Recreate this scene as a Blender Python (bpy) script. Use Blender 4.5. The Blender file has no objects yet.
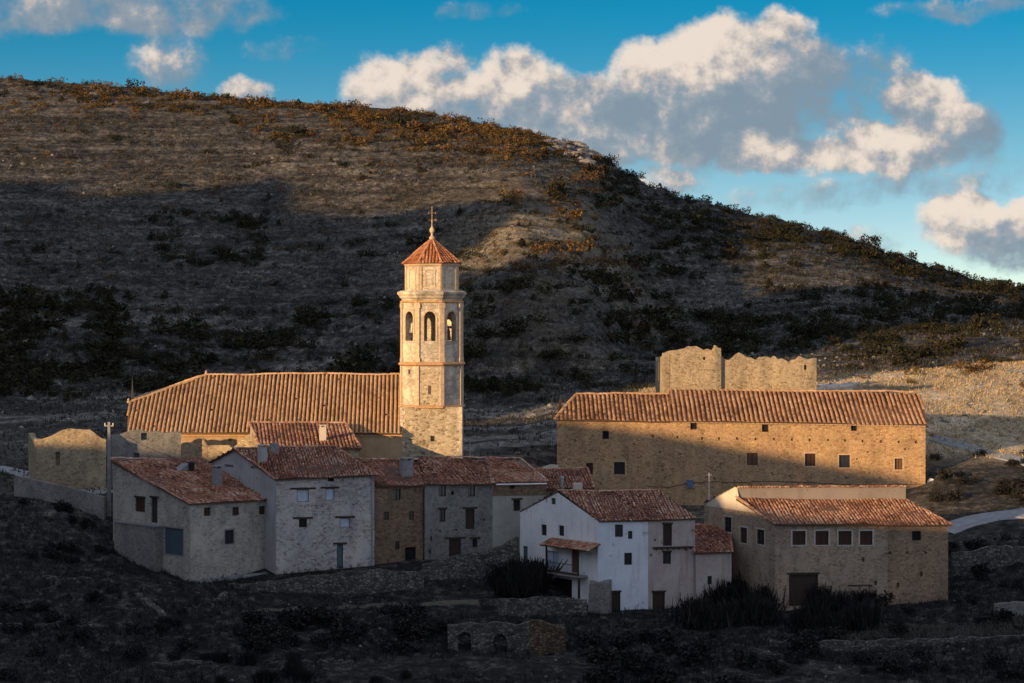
import bpy, bmesh, math, random
import numpy as np
from mathutils import Vector, Matrix
C = bpy.context.scene.collection
SC = bpy.context.scene
R = math.radians
random.seed(7); RNG = np.random.default_rng(11)

# ------------------------------------------------------------------ camera, sky, sun, exposure
F = 2500.0; HZ = 300.0; ZC = 40.0            # focal length in pixels, horizon row, camera height
cam_d = bpy.data.cameras.new('camera'); cam = bpy.data.objects.new('camera', cam_d); C.objects.link(cam)
cam_d.sensor_width = 36; cam_d.lens = F * 36 / 1024; cam_d.shift_y = -(341.5 - HZ) / 1024
cam_d.clip_start = 1; cam_d.clip_end = 9000
cam.location = (0, 0, ZC); cam.rotation_euler = (R(90), 0, 0); SC.camera = cam
SUN_A = R(44)                                 # light travels to the right and away from the camera
SUN_EL = R(9.1); K = math.tan(SUN_EL)
SUN_STRENGTH = 5.0; SUN_COLOR = (1.0, 0.63, 0.30)
SKY_STRENGTH = 0.078; EXPOSURE = 0.5
HIGH_CLOUD = (6.9, 7.3, 8.7, 1)
sun_d = bpy.data.lights.new('sun', 'SUN'); sun = bpy.data.objects.new('sun', sun_d); C.objects.link(sun)
sun_d.energy = SUN_STRENGTH; sun_d.angle = R(0.42); sun_d.color = SUN_COLOR
to_sun = Vector((-math.cos(SUN_A) * math.cos(SUN_EL), -math.sin(SUN_A) * math.cos(SUN_EL), math.sin(SUN_EL)))
sun.rotation_euler = to_sun.to_track_quat('Z', 'Y').to_euler()
sun.location = (-150, 60, 150)
SC.view_settings.view_transform = 'Standard'; SC.view_settings.look = 'None'
SC.view_settings.exposure = EXPOSURE; SC.view_settings.gamma = 1
SC.cycles.max_bounces = 6; SC.cycles.diffuse_bounces = 3

class NT:
    """small helper to write node trees"""
    def __init__(s, tree): s.t = tree; tree.nodes.clear()
    def n(s, typ, ins=None, **props):
        nd = s.t.nodes.new(typ)
        for k, v in props.items(): setattr(nd, k, v)
        for k, v in (ins or {}).items():
            sock = nd.inputs[k]
            if isinstance(v, bpy.types.NodeSocket): s.t.links.new(v, sock)
            elif isinstance(v, bpy.types.Node): s.t.links.new(v.outputs[0], sock)
            else: sock.default_value = v
        return nd
    def m(s, op, a, b=0.0, c=0.0, clamp=False):
        nd = s.n('ShaderNodeMath', {0: a, 1: b, 2: c}, operation=op); nd.use_clamp = clamp; return nd.outputs[0]
    def vm(s, op, a, b=(0, 0, 0)):
        nd = s.n('ShaderNodeVectorMath', {0: a, 1: b}, operation=op); return nd.outputs[0]
    def mix(s, f, a, b, blend='MIX'):
        nd = s.n('ShaderNodeMix', {0: f, 6: a, 7: b}, data_type='RGBA', blend_type=blend); return nd.outputs[2]
    def ramp(s, f, stops):
        nd = s.n('ShaderNodeValToRGB', {0: f}); e = nd.color_ramp.elements
        while len(e) < len(stops): e.new(0.5)
        for el, (p, c) in zip(e, stops): el.position = p; el.color = c if len(c) == 4 else (*c, 1)
        return nd.outputs[0]
    def noise(s, vec, scale, detail=4, rough=0.6, dim='3D'):
        return s.n('ShaderNodeTexNoise', {'Vector': vec, 'Scale': scale, 'Detail': detail, 'Roughness': rough}, noise_dimensions=dim)
    def sstep(s, x, lo, hi):
        return s.n('ShaderNodeMapRange', {0: x, 1: lo, 2: hi, 3: 0.0, 4: 1.0}, interpolation_type='SMOOTHSTEP').outputs[0]

def c4(c): return (*c, 1.0)

# cloud banks as ellipses on the sky: (px, py, rx, ry, weight, sunlit bias), turned into directions below
CLOUDS = [(392, 86, 52, 34, 1.0, .35), (436, 74, 34, 30, .8, .25), (470, 104, 60, 26, .8, -.15), (522, 90, 52, 36, 1.0, .35), (580, 112, 70, 36, 1.0, -.35),
          (668, 72, 52, 38, 1.05, .55), (720, 54, 58, 38, 1.15, .55), (775, 44, 40, 30, 1.0, .35), (700, 118, 120, 44, 1.05, -.75), (790, 88, 52, 52, .9, -.55), (620, 148, 110, 24, .8, .25),
          (850, 96, 80, 46, .62, -.7), (928, 106, 46, 36, 1.1, .45), (895, 150, 76, 26, 1.1, .45), (805, 156, 84, 22, 1.0, .35), (745, 152, 34, 20, .9, .4), (968, 128, 34, 36, .62, -.8),
          (962, 226, 46, 30, 1.0, .5), (1010, 246, 60, 30, .8, -.4), (1040, 226, 40, 30, .9, .2),
          (20, 6, 120, 28, .62, -.45), (150, 10, 100, 26, .72, -.35), (230, 4, 60, 20, .5, -.5), (165, 58, 44, 28, .50, -.25), (246, 88, 30, 18, .8, .15), (285, 46, 50, 14, .36, -.4),
          (930, 186, 70, 20, .55, -.6), (860, 198, 60, 16, .45, -.5), (660, 184, 40, 16, .7, .2), (990, 172, 40, 26, .42, -.3), (870, 240, 34, 13, .45, -.3), (780, 196, 60, 14, .36, -.4), (650, 168, 60, 14, .5, .0),
          (480, 6, 50, 14, .36, -.6), (960, 8, 80, 14, .4, -.6)]

def make_world():
    w = bpy.data.worlds.new('World'); SC.world = w; w.use_nodes = True
    t = NT(w.node_tree)
    tc = t.n('ShaderNodeTexCoord').outputs['Generated']
    sep = t.n('ShaderNodeSeparateXYZ', {0: tc})
    y = t.m('MAXIMUM', sep.outputs[1], 0.12)
    uv = t.n('ShaderNodeCombineXYZ', {0: t.m('DIVIDE', sep.outputs[0], y), 1: t.m('DIVIDE', sep.outputs[2], y), 2: 0.0}).outputs[0]
    warp = t.noise(uv, 24, 6, 0.6); wv = t.vm('SCALE', t.vm('SUBTRACT', warp.outputs[1], (.5, .5, .5))); wv.node.inputs[3].default_value = 0.024
    warp2 = t.noise(uv, 90, 4, 0.6); wv2 = t.vm('SCALE', t.vm('SUBTRACT', warp2.outputs[1], (.5, .5, .5))); wv2.node.inputs[3].default_value = 0.006
    uvw = t.vm('ADD', t.vm('ADD', uv, wv), wv2)
    acc = sw = sl = None
    for (px, py, rx, ry, wt, bias) in CLOUDS:
        d = t.vm('MULTIPLY', t.vm('SUBTRACT', uvw, ((px - 512) / F, (HZ - py) / F, 0)), (F / rx / 1.25, F / ry / 1.25, 0))
        l = t.n('ShaderNodeVectorMath', {0: d, 1: d}, operation='DOT_PRODUCT').outputs['Value']
        e = t.m('MINIMUM', t.m('MULTIPLY', t.m('SUBTRACT', 1.0, l), wt), wt * .72)
        acc = e if acc is None else t.n('ShaderNodeMath', {0: acc, 1: e, 2: 0.25}, operation='SMOOTH_MAX').outputs[0]
        g = t.m('MAXIMUM', t.m('SUBTRACT', 1.25, l), 0.0); g = t.m('MULTIPLY', g, t.m('MULTIPLY', g, wt))
        lit = t.n('ShaderNodeVectorMath', {0: d, 1: (-.38, .62, 0)}, operation='DOT_PRODUCT').outputs['Value']
        gl = t.m('MULTIPLY', g, t.m('ADD', lit, bias))
        sw = t.m('ADD', g, 0.001) if sw is None else t.m('ADD', sw, g); sl = gl if sl is None else t.m('ADD', sl, gl)
    nz = t.noise(uv, 46, 7, 0.6); nz2 = t.noise(uv, 13, 3, 0.5)
    n1 = t.m('SUBTRACT', nz.outputs[0], .5)
    d0 = t.m('ADD', acc, t.m('MULTIPLY', n1, 1.25)); d0 = t.m('ADD', d0, t.m('MULTIPLY', t.m('SUBTRACT', nz2.outputs[0], .5), .5))
    up_n = t.noise(t.vm('ADD', uv, (-.004, .006, 0)), 46, 7, 0.6)
    relief = t.m('SUBTRACT', nz.outputs[0], up_n.outputs[0])
    shade = t.m('ADD', t.m('ADD', t.m('DIVIDE', sl, sw), .1), t.m('ADD', t.m('MULTIPLY', relief, 3.4), t.m('MULTIPLY', n1, 1.2)))
    shade = t.sstep(shade, -.7, .95)
    cover = t.sstep(d0, 0.06, 0.58); thick = t.sstep(d0, 0.05, 0.6)
    # sky: Nishita looked up a little higher than the line of sight, cooled for the dry mountain air near the horizon
    zz = t.m('ADD', t.m('MULTIPLY', t.m('MAXIMUM', sep.outputs[2], 0.0), 2.6), 0.05)
    vv = t.n('ShaderNodeCombineXYZ', {0: sep.outputs[0], 1: sep.outputs[1], 2: zz}).outputs[0]
    sky = t.n('ShaderNodeTexSky', {'Vector': t.vm('NORMALIZE', vv)}, sky_type='NISHITA', sun_disc=False, sun_elevation=SUN_EL,
              sun_rotation=math.atan2(to_sun.x, to_sun.y), altitude=1300, air_density=1.0, dust_density=0.3, ozone_density=2.0)
    elev = t.sstep(sep.outputs[2], 0.0, 0.125)
    low = t.mix(1.0, sky.outputs[0], t.ramp(elev, [(0, (1.7, 1.5, 1.32)), (.5, (.95, 1.38, 1.24)), (1, (.06, 1.22, 1.34))]), 'MULTIPLY')
    cl = t.ramp(shade, [(0, (2.1, 2.7, 3.3)), (.35, (2.9, 3.3, 3.75)), (.66, (5.0, 4.5, 4.2)), (1, (7.9, 6.75, 5.7))])
    cl = t.mix(t.m('MULTIPLY', t.m('SUBTRACT', 1.0, thick), .55), cl, low)
    low = t.mix(t.m('MULTIPLY', cover, .95), low, cl)
    # unseen grey-white cloud added overhead and behind the camera to lift ambient light
    hc = t.sstep(t.noise(tc, 3.0, 4, .6).outputs[0], .35, .6)
    high = t.mix(t.m('MULTIPLY', hc, .8), t.mix(1.0, sky.outputs[0], (1.5, 1.3, 1.2, 1), 'MULTIPLY'), HIGH_CLOUD)
    col = t.mix(t.m('MAXIMUM', t.sstep(sep.outputs[2], .15, .28), t.sstep(sep.outputs[1], .35, -.15)), low, high)
    bg = t.n('ShaderNodeBackground', {'Color': col, 'Strength': SKY_STRENGTH})
    t.n('ShaderNodeOutputWorld', {'Surface': bg.outputs[0]})
make_world()

# ------------------------------------------------------------------ helpers
def at(px, py, d): return Vector(((px - 512) / F * d, d, ZC - (py - HZ) / F * d))
def atx(px, d): return Vector(((px - 512) / F * d, d))
def zof(py, d): return ZC - (py - HZ) / F * d

def hash2(ix, iy, seed):
    h = (ix.astype(np.int64) * 374761393 + iy.astype(np.int64) * 668265263 + seed * 974711) & 0x7fffffff
    h = ((h ^ (h >> 13)) * 1274126177) & 0x7fffffff
    return ((h ^ (h >> 16)) & 0xffff) / 65535.0
def vnoise(x, y, seed=0):
    x = np.asarray(x, float); y = np.asarray(y, float)
    ix = np.floor(x); iy = np.floor(y); fx = x - ix; fy = y - iy
    fx = fx * fx * (3 - 2 * fx); fy = fy * fy * (3 - 2 * fy)
    a = hash2(ix, iy, seed); b = hash2(ix + 1, iy, seed); c = hash2(ix, iy + 1, seed); d = hash2(ix + 1, iy + 1, seed)
    return (a * (1 - fx) + b * fx) * (1 - fy) + (c * (1 - fx) + d * fx) * fy
def fbm(x, y, seed=0, oct=4, gain=.5):
    s = 0; a = 1; tot = 0
    for i in range(oct):
        s = s + a * vnoise(x * 2 ** i + 17.3 * i, y * 2 ** i - 9.1 * i, seed + i); tot += a; a *= gain
    return s / tot - 0.5
def sm(x, a, b):
    t = np.clip((x - a) / (b - a), 0, 1); return t * t * (3 - 2 * t)

def tag(o, label=None, cat=None, group=None, kind=None):
    if label: o['label'] = label
    if cat: o['category'] = cat
    if group: o['group'] = group
    if kind: o['kind'] = kind
    return o
def thing(name, label, cat, loc, group=None):
    o = bpy.data.objects.new(name, None); C.objects.link(o); o.location = loc; o.empty_display_size = .5
    return tag(o, label, cat, group)

class MB:
    def __init__(s): s.v = []; s.f = []; s.t = []; s.mi = []
    def face(s, pts, tint=.5, mi=0):
        b = len(s.v); s.v.extend([tuple(p) for p in pts]); s.f.append(tuple(range(b, b + len(pts)))); s.t.append(tint); s.mi.append(mi)
    def mesh(s, vs, fs, tint=.5, mi=0):
        b = len(s.v); s.v.extend([tuple(p) for p in vs])
        for f in fs: s.f.append(tuple(i + b for i in f)); s.t.append(tint); s.mi.append(mi)
    def box8(s, p, tint=.5, mi=0):      # p: 4 bottom then 4 top, counter-clockwise from above
        s.mesh(p, [(3, 2, 1, 0), (4, 5, 6, 7), (0, 1, 5, 4), (1, 2, 6, 5), (2, 3, 7, 6), (3, 0, 4, 7)], tint, mi)
    def box(s, c, ex, ey, ez, hx, hy, hz, tint=.5, mi=0):   # centre, axes, half sizes
        c = Vector(c); X = Vector(ex) * hx; Y = Vector(ey) * hy; Z = Vector(ez) * hz
        s.box8([c - X - Y - Z, c + X - Y - Z, c + X + Y - Z, c - X + Y - Z, c - X - Y + Z, c + X - Y + Z, c + X + Y + Z, c - X + Y + Z], tint, mi)
    def abox(s, lo, hi, tint=.5, mi=0):
        c = (Vector(lo) + Vector(hi)) / 2; h = (Vector(hi) - Vector(lo)) / 2
        s.box(c, (1, 0, 0), (0, 1, 0), (0, 0, 1), h.x, h.y, h.z, tint, mi)
    def tube(s, p, q, r0, r1=None, n=6, tint=.5, mi=0):
        r1 = r0 if r1 is None else r1; p = Vector(p); q = Vector(q); d = (q - p).normalized()
        a = d.orthogonal().normalized(); b = d.cross(a)
        vs = [p + (a * math.cos(2 * math.pi * i / n) + b * math.sin(2 * math.pi * i / n)) * r0 for i in range(n)]
        vs += [q + (a * math.cos(2 * math.pi * i / n) + b * math.sin(2 * math.pi * i / n)) * r1 for i in range(n)]
        fs = [(i, (i + 1) % n, n + (i + 1) % n, n + i) for i in range(n)] + [tuple(range(n - 1, -1, -1)), tuple(range(n, 2 * n))]
        s.mesh(vs, fs, tint, mi)
    def lathe(s, c, prof, n=12, tint=.5, mi=0, rot=0):
        vs = [(c[0] + r * math.cos(rot + 2 * math.pi * i / n), c[1] + r * math.sin(rot + 2 * math.pi * i / n), c[2] + z) for r, z in prof for i in range(n)]
        fs = [(k * n + i, k * n + (i + 1) % n, (k + 1) * n + (i + 1) % n, (k + 1) * n + i) for k in range(len(prof) - 1) for i in range(n)]
        fs += [tuple(range(n - 1, -1, -1)), tuple(range((len(prof) - 1) * n, len(prof) * n))]
        s.mesh(vs, fs, tint, mi)
    def build(s, name, mats, parent=None, origin=None, smooth=False):
        if name in ('roof', 'back_roof'):                         # old rafters sag
            q = np.array(s.v); q[:, 2] += .20 * (vnoise(q[:, 0] / 3.1, q[:, 1] / 3.1, 19) - .5) + .08 * (vnoise(q[:, 0] / .9, q[:, 1] / .9, 29) - .5); s.v = [tuple(p) for p in q]
        me = bpy.data.meshes.new(name); o = bpy.data.objects.new(name, me); C.objects.link(o)
        org = Vector(origin) if origin is not None else (root_loc(parent) if parent else Vector((0, 0, 0)))
        me.from_pydata([(x - org.x, y - org.y, z - org.z) for x, y, z in s.v], [], s.f)
        for m in (mats if isinstance(mats, (list, tuple)) else [mats]): me.materials.append(m)
        at_ = me.attributes.new('tint', 'FLOAT', 'FACE'); at_.data.foreach_set('value', np.array(s.t, 'f'))
        me.polygons.foreach_set('material_index', np.array(s.mi, 'i'))
        if smooth: me.polygons.foreach_set('use_smooth', np.ones(len(s.f), bool))
        me.update()
        if parent: o.parent = parent
        else: o.location = org
        return o
def root_loc(p):
    v = Vector((0, 0, 0))
    while p: v += Vector(p.location); p = p.parent
    return v
def np_mesh(name, verts, faces, mat, attrs=None, smooth=False):
    """big meshes straight from arrays (faces all quads or all tris)"""
    me = bpy.data.meshes.new(name); k = faces.shape[1]
    me.vertices.add(len(verts)); me.vertices.foreach_set('co', verts.astype('f').ravel())
    me.loops.add(faces.size); me.loops.foreach_set('vertex_index', faces.astype('i').ravel())
    me.polygons.add(len(faces)); me.polygons.foreach_set('loop_start', (np.arange(len(faces)) * k).astype('i'))
    me.update(calc_edges=True)
    for nm, (dom, arr) in (attrs or {}).items():
        a = me.attributes.new(nm, 'FLOAT', dom); a.data.foreach_set('value', arr.astype('f').ravel())
    if smooth: me.polygons.foreach_set('use_smooth', np.ones(len(faces), bool))
    me.materials.append(mat); me.validate(); return me

# ------------------------------------------------------------------ materials
def mat(name):
    m = bpy.data.materials.new(name); m.use_nodes = True; t = NT(m.node_tree); return m, t
def finish(t, col, rough=.9, bump=None, bstr=.5, bdist=.05, **kw):
    ins = {'Base Color': col, 'Roughness': rough}; ins.update(kw)
    if bump is not None:
        b = t.n('ShaderNodeBump', {'Height': bump, 'Strength': bstr, 'Distance': bdist}); ins['Normal'] = b.outputs[0]
    p = t.n('ShaderNodeBsdfPrincipled', ins)
    p.inputs['Specular IOR Level'].default_value = kw.get('Specular IOR Level', .15)
    t.n('ShaderNodeOutputMaterial', {'Surface': p.outputs[0]})

def stone(name, cols, mortar, scale=2.6, mort_w=.05, stain=.45, plaster=None, plaster_amt=0.0):
    """rubble masonry: uneven stones in mortar, stained, partly under old render"""
    m, t = mat(name); co = t.n('ShaderNodeTexCoord').outputs['Object']
    w = t.noise(co, 1.7, 3); wv = t.vm('SCALE', t.vm('SUBTRACT', w.outputs[1], (.5, .5, .5))); wv.node.inputs[3].default_value = .35
    v = t.vm('MULTIPLY', t.vm('ADD', co, wv), (scale, scale, scale * 1.7))
    vo = t.n('ShaderNodeTexVoronoi', {'Vector': v, 'Scale': 1.0}, feature='F1'); ed = t.n('ShaderNodeTexVoronoi', {'Vector': v, 'Scale': 1.0}, feature='DISTANCE_TO_EDGE')
    rnd = t.n('ShaderNodeSeparateColor', {0: vo.outputs['Color']}).outputs[0]
    n = len(cols); col = t.ramp(rnd, [(i / (n - 1), c) for i, c in enumerate(cols)])
    fine = t.noise(co, 14, 5, .7)
    col = t.mix(.6, col, t.ramp(fine.outputs[0], [(.32, (.5, .5, .5)), (.68, (1.35, 1.35, 1.35))]), 'MULTIPLY')
    mk = t.sstep(ed.outputs['Distance'], mort_w * .4, mort_w * 1.6)
    col = t.mix(mk, c4(mortar), col)
    hgt = t.m('ADD', t.m('MULTIPLY', mk, .7), t.m('MULTIPLY', fine.outputs[0], .5))
    if plaster:
        pn = t.noise(t.vm('MULTIPLY', co, (1, 1, .8)), .55, 6, .66)
        th = .5 + (.5 - plaster_amt) * .42; pm = t.m('MULTIPLY', t.sstep(pn.outputs[0], th - .03, th + .05), .8)
        pv = t.mix(t.noise(co, 3.5, 5, .7).outputs[0], c4([x * .72 for x in plaster]), c4([min(1, x * 1.2) for x in plaster]))
        col = t.mix(pm, col, pv); hgt = t.m('ADD', t.m('MULTIPLY', hgt, t.m('SUBTRACT', 1.0, t.m('MULTIPLY', pm, .75))), t.m('MULTIPLY', pm, .7))
    st = t.noise(t.vm('MULTIPLY', co, (1, 1, .38)), .5, 5, .68)
    col = t.mix(stain, col, t.ramp(st.outputs[0], [(.32, (.42, .41, .42)), (.5, (.9, .9, .9)), (.68, (1.3, 1.25, 1.15))]), 'MULTIPLY')
    finish(t, col, .93, hgt, .9, .05); return m

def render_wall(name, col, alt, stain_col, amt=.5):
    """lime-washed or rendered wall with streaks, patches and worn foot"""
    m, t = mat(name); co = t.n('ShaderNodeTexCoord').outputs['Object']
    big = t.noise(co, .45, 6, .68); streak = t.noise(t.vm('MULTIPLY', co, (2.2, 2.2, .22)), 1.0, 5, .66); fine = t.noise(co, 9, 6, .7)
    c = t.mix(t.sstep(big.outputs[0], .35, .65), c4(col), c4(alt))
    c = t.mix(t.m('MULTIPLY', t.sstep(streak.outputs[0], .5, .72), amt), c, c4(stain_col))
    c = t.mix(.35, c, t.ramp(fine.outputs[0], [(.3, (.6, .6, .6)), (.7, (1.2, 1.2, 1.2))]), 'MULTIPLY')
    pn = t.noise(co, 1.15, 6, .7)
    c = t.mix(t.m('MULTIPLY', t.sstep(pn.outputs[0], .62, .67), .7), c, c4([x * .6 for x in stain_col]))
    finish(t, c, .9, t.m('ADD', fine.outputs[0], t.m('MULTIPLY', pn.outputs[0], 1.0)), .5, .04); return m

def tiles(name, cols, lichen=(.34, .28, .22), lich=.35):
    m, t = mat(name); co = t.n('ShaderNodeTexCoord').outputs['Object']
    a = t.n('ShaderNodeAttribute', attribute_name='tint').outputs['Fac']
    n = len(cols); c = t.ramp(a, [(i / (n - 1), x) for i, x in enumerate(cols)])
    no = t.noise(co, .8, 6, .7); fi = t.noise(co, 8, 5, .7)
    c = t.mix(t.m('MULTIPLY', t.sstep(no.outputs[0], .5, .7), lich), c, c4(lichen))
    c = t.mix(.6, c, t.ramp(fi.outputs[0], [(.3, (.5, .48, .46)), (.7, (1.25, 1.22, 1.2))]), 'MULTIPLY')
    finish(t, c, .88, fi.outputs[0], .4, .03); return m

def plain(name, col, rough=.8, var=.35, scale=6, metallic=0.0, stretch=(1, 1, 1), spec=.2):
    m, t = mat(name); co = t.n('ShaderNodeTexCoord').outputs['Object']
    no = t.noise(t.vm('MULTIPLY', co, stretch), scale, 5, .65)
    c = t.mix(1.0, c4(col), t.ramp(no.outputs[0], [(.25, (1 - var,) * 3), (.75, (1 + var,) * 3)]), 'MULTIPLY')
    finish(t, c, rough, no.outputs[0], .25, .02, Metallic=metallic, **{'Specular IOR Level': spec}); return m

M = {}
M['stone_warm_grey'] = stone('stone_warm_grey', [(.24, .217, .195), (.375, .345, .31), (.475, .445, .405), (.30, .275, .25)], (.43, .405, .37), 3.2, .07, .5, (.45, .425, .385), .42)
M['stone_pale'] = stone('stone_pale', [(.21, .205, .197), (.40, .39, .375), (.53, .515, .49), (.30, .293, .283)], (.475, .462, .445), 2.9, .07, .55, (.50, .49, .475), .40)
M['stone_brown'] = stone('stone_brown', [(.12, .082, .053), (.22, .155, .105), (.30, .215, .145), (.165, .115, .077)], (.22, .165, .12), 3.4, .06, .45)
M['stone_green_grey'] = stone('stone_green_grey', [(.125, .128, .122), (.21, .212, .20), (.28, .28, .265), (.165, .165, .157)], (.24, .24, .228), 3.4, .06, .45, (.25, .255, .242), .35)
M['stone_big'] = stone('stone_big', [(.26, .155, .08), (.44, .285, .155), (.55, .375, .215), (.36, .23, .122)], (.47, .325, .19), 3.3, .07, .48, (.48, .34, .20), .2)
M['stone_right'] = stone('stone_right', [(.20, .15, .108), (.35, .27, .20), (.44, .35, .265), (.275, .21, .155)], (.39, .31, .235), 3.4, .07, .45, (.41, .335, .26), .35)
M['stone_right_brown'] = stone('stone_right_brown', [(.17, .118, .078), (.29, .21, .145), (.37, .275, .195), (.23, .163, .11)], (.31, .23, .165), 3.4, .06, .45, (.33, .245, .17), .2)
M['stone_ruin'] = stone('stone_ruin', [(.19, .145, .092), (.37, .30, .20), (.48, .40, .28), (.28, .225, .15)], (.39, .32, .22), 2.9, .08, .55, (.43, .365, .26), .2)
M['stone_tower'] = stone('stone_tower', [(.17, .135, .09), (.39, .325, .225), (.55, .475, .35), (.28, .23, .155)], (.50, .43, .32), 2.4, .07, .42)
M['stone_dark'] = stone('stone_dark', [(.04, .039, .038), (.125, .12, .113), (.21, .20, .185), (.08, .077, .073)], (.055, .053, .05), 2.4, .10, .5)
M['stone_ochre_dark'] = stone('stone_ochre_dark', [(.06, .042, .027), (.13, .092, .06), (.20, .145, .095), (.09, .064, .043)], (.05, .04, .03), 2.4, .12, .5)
M['gable_grey'] = render_wall('grey_gable_render', (.40, .41, .42), (.33, .335, .34), (.23, .225, .22), .5)
M['stone_rock'] = stone('stone_rock', [(.12, .115, .11), (.22, .21, .20), (.30, .29, .275), (.17, .165, .16)], (.2, .19, .18), 1.4, .02, .5)
M['ashlar'] = stone('ashlar', [(.47, .42, .34), (.56, .505, .41), (.64, .58, .48), (.52, .465, .375)], (.38, .33, .26), 1.2, .03, .95, (.62, .565, .47), .35)
M['ashlar_trim'] = plain('ashlar_trim', (.50, .38, .26), .85, .4, 3)
M['trim_ochre'] = plain('trim_ochre', (.44, .27, .14), .85, .4, 3)
M['church_wall'] = render_wall('church_wall', (.46, .33, .20), (.36, .25, .15), (.28, .19, .12), .5)
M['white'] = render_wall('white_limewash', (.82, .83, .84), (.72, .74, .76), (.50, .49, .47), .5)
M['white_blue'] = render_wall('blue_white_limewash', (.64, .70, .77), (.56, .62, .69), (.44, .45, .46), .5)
M['pink_plaster'] = render_wall('pinkish_plaster', (.45, .40, .38), (.37, .32, .30), (.24, .20, .18), .6)
M['green_plaster'] = render_wall('greenish_plaster', (.36, .37, .33), (.30, .30, .27), (.20, .19, .17), .6)
M['grey_plaster'] = render_wall('grey_cement', (.20, .20, .20), (.16, .16, .16), (.10, .10, .10), .5)
M['band_plaster'] = render_wall('grey_band_render', (.25, .22, .20), (.21, .185, .17), (.16, .14, .13), .4)
M['cream'] = render_wall('cream_plaster', (.60, .54, .46), (.52, .46, .39), (.36, .31, .26), .4)
M['surround'] = plain('pale_window_surround', (.44, .415, .385), .85, .25, 4)
M['surround_tan'] = plain('tan_window_surround', (.46, .33, .22), .85, .3, 4)
M['tile_church'] = tiles('church_tiles', [(.15, .085, .045), (.41, .245, .13), (.54, .35, .195), (.60, .43, .27)], (.42, .31, .20), .35)
M['tile_big'] = tiles('big_house_tiles', [(.15, .08, .045), (.35, .19, .10), (.47, .28, .155), (.56, .40, .26)], (.44, .33, .24), .25)
M['tile_red'] = tiles('red_tiles', [(.10, .055, .043), (.28, .115, .07), (.39, .18, .115), (.49, .30, .21), (.58, .46, .37)], (.29, .20, .15), .5)
M['tile_brown'] = tiles('brown_tiles', [(.12, .065, .045), (.24, .11, .07), (.34, .17, .11), (.45, .29, .20), (.5, .38, .28)], (.28, .2, .15), .5)
M['tile_orange'] = tiles('orange_tiles', [(.24, .085, .04), (.40, .155, .07), (.48, .22, .11), (.56, .31, .18)], (.40, .24, .14), .2)
M['under'] = plain('roof_underside', (.10, .07, .05), .9, .4, 4)
M['wood'] = plain('old_wood', (.045, .033, .026), .8, .5, 5, stretch=(4, 4, .6))
M['wood_red'] = plain('red_brown_shutter', (.06, .032, .024), .75, .4, 5, stretch=(5, 5, .5))
M['wood_tan'] = plain('tan_shutter', (.13, .075, .045), .75, .4, 5, stretch=(5, 5, .5))
M['blue_door'] = plain('blue_painted_door', (.06, .09, .12), .6, .3, 5, stretch=(6, 6, .4))
M['teal_door'] = plain('teal_painted_door', (.07, .13, .15), .6, .3, 5, stretch=(6, 6, .4))
M['pale_blue'] = plain('pale_blue_shutter', (.42, .50, .60), .5, .2, 3)
M['dark'] = plain('dark_interior', (.012, .012, .013), .9, .3, 3)  # near-black sheet standing for the shade inside open voids
M['glass'] = plain('window_glass', (.02, .024, .03), .12, .2, 2, spec=.5)  # near-black base puts the dark of the rooms into the glass
M['metal'] = plain('galvanised_metal', (.33, .35, .37), .45, .25, 5, metallic=.6)
M['iron'] = plain('dark_iron', (.03, .028, .028), .6, .4, 6, metallic=.5)
M['bronze'] = plain('bell_bronze', (.22, .23, .20), .5, .4, 5, metallic=.5)
M['gilt'] = plain('weathered_brass', (.30, .20, .09), .5, .3, 6, metallic=.6)
M['white_paint'] = plain('white_paint', (.75, .76, .78), .5, .1, 4)
M['concrete'] = plain('concrete', (.22, .225, .23), .85, .35, 3)
M['road'] = plain('pale_gravel_road', (.46, .43, .385), .95, .25, 1.4)
M['road_grey'] = plain('grey_concrete_road', (.24, .255, .27), .9, .3, 1.2)
M['path_dirt'] = plain('trodden_earth', (.085, .075, .06), .95, .4, 2)
M['blue_plastic'] = plain('blue_box', (.08, .17, .30), .5, .2, 4)

# ------------------------------------------------------------------ terrain
COLX = np.array([-1500, -150, 0, 110, 250, 400, 520, 590, 650, 730, 850, 950, 1024, 1180, 2500], float)
TAB = {   # distance from the camera : picture row of the ground there, for each column
 200: [730] * 15,
 215: [697] * 15,
 228: [660, 660, 660, 660, 657, 655, 655, 655, 655, 655, 655, 652, 648, 648, 648],
 234.5: [634, 634, 636, 632, 632, 648, 672, 668, 646, 646, 646, 640, 634, 626, 626],
 238: [620, 620, 621, 615, 616, 622, 634, 634, 634, 634, 634, 630, 624, 615, 615],
 246: [582, 582, 583, 579, 592, 602, 607, 609, 611, 611, 609, 606, 600, 590, 590],
 253: [540, 540, 546, 566, 572, 568, 572, 590, 600, 602, 598, 585, 572, 565, 565],
 258: [514, 514, 518, 546, 552, 553, 560, 574, 584, 586, 578, 566, 553, 548, 542],
 262: [494, 494, 498, 514, 540, 540, 548, 560, 568, 570, 560, 548, 534, 532, 520],
 270: [487, 487, 489, 493, 510, 520, 530, 540, 545, 545, 540, 526, 512, 508, 500],
 285: [462, 462, 465, 472, 480, 482, 490, 500, 505, 508, 508, 478, 474, 466, 460],
 300: [440, 440, 445, 440, 450, 456, 452, 448, 440, 438, 438, 436, 442, 438, 430],
 315: [425, 425, 428, 421, 430, 436, 431, 420, 398, 394, 393, 399, 404, 400, 395],
 335: [408, 408, 410, 406, 414, 418, 413, 405, 391, 387, 376, 369, 362, 357, 350],
 350: [397, 397, 398, 397, 402, 405, 402, 398, 391, 389, 379, 371, 364, 358, 350],
 375: [368, 368, 370, 372, 376, 378, 374, 370, 367, 364, 358, 352, 346, 340, 330]}
RIDGE = [60, 70, 77, 86, 98, 108, 130, 152, 186, 209, 239, 273, 290, 306, 330]
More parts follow.
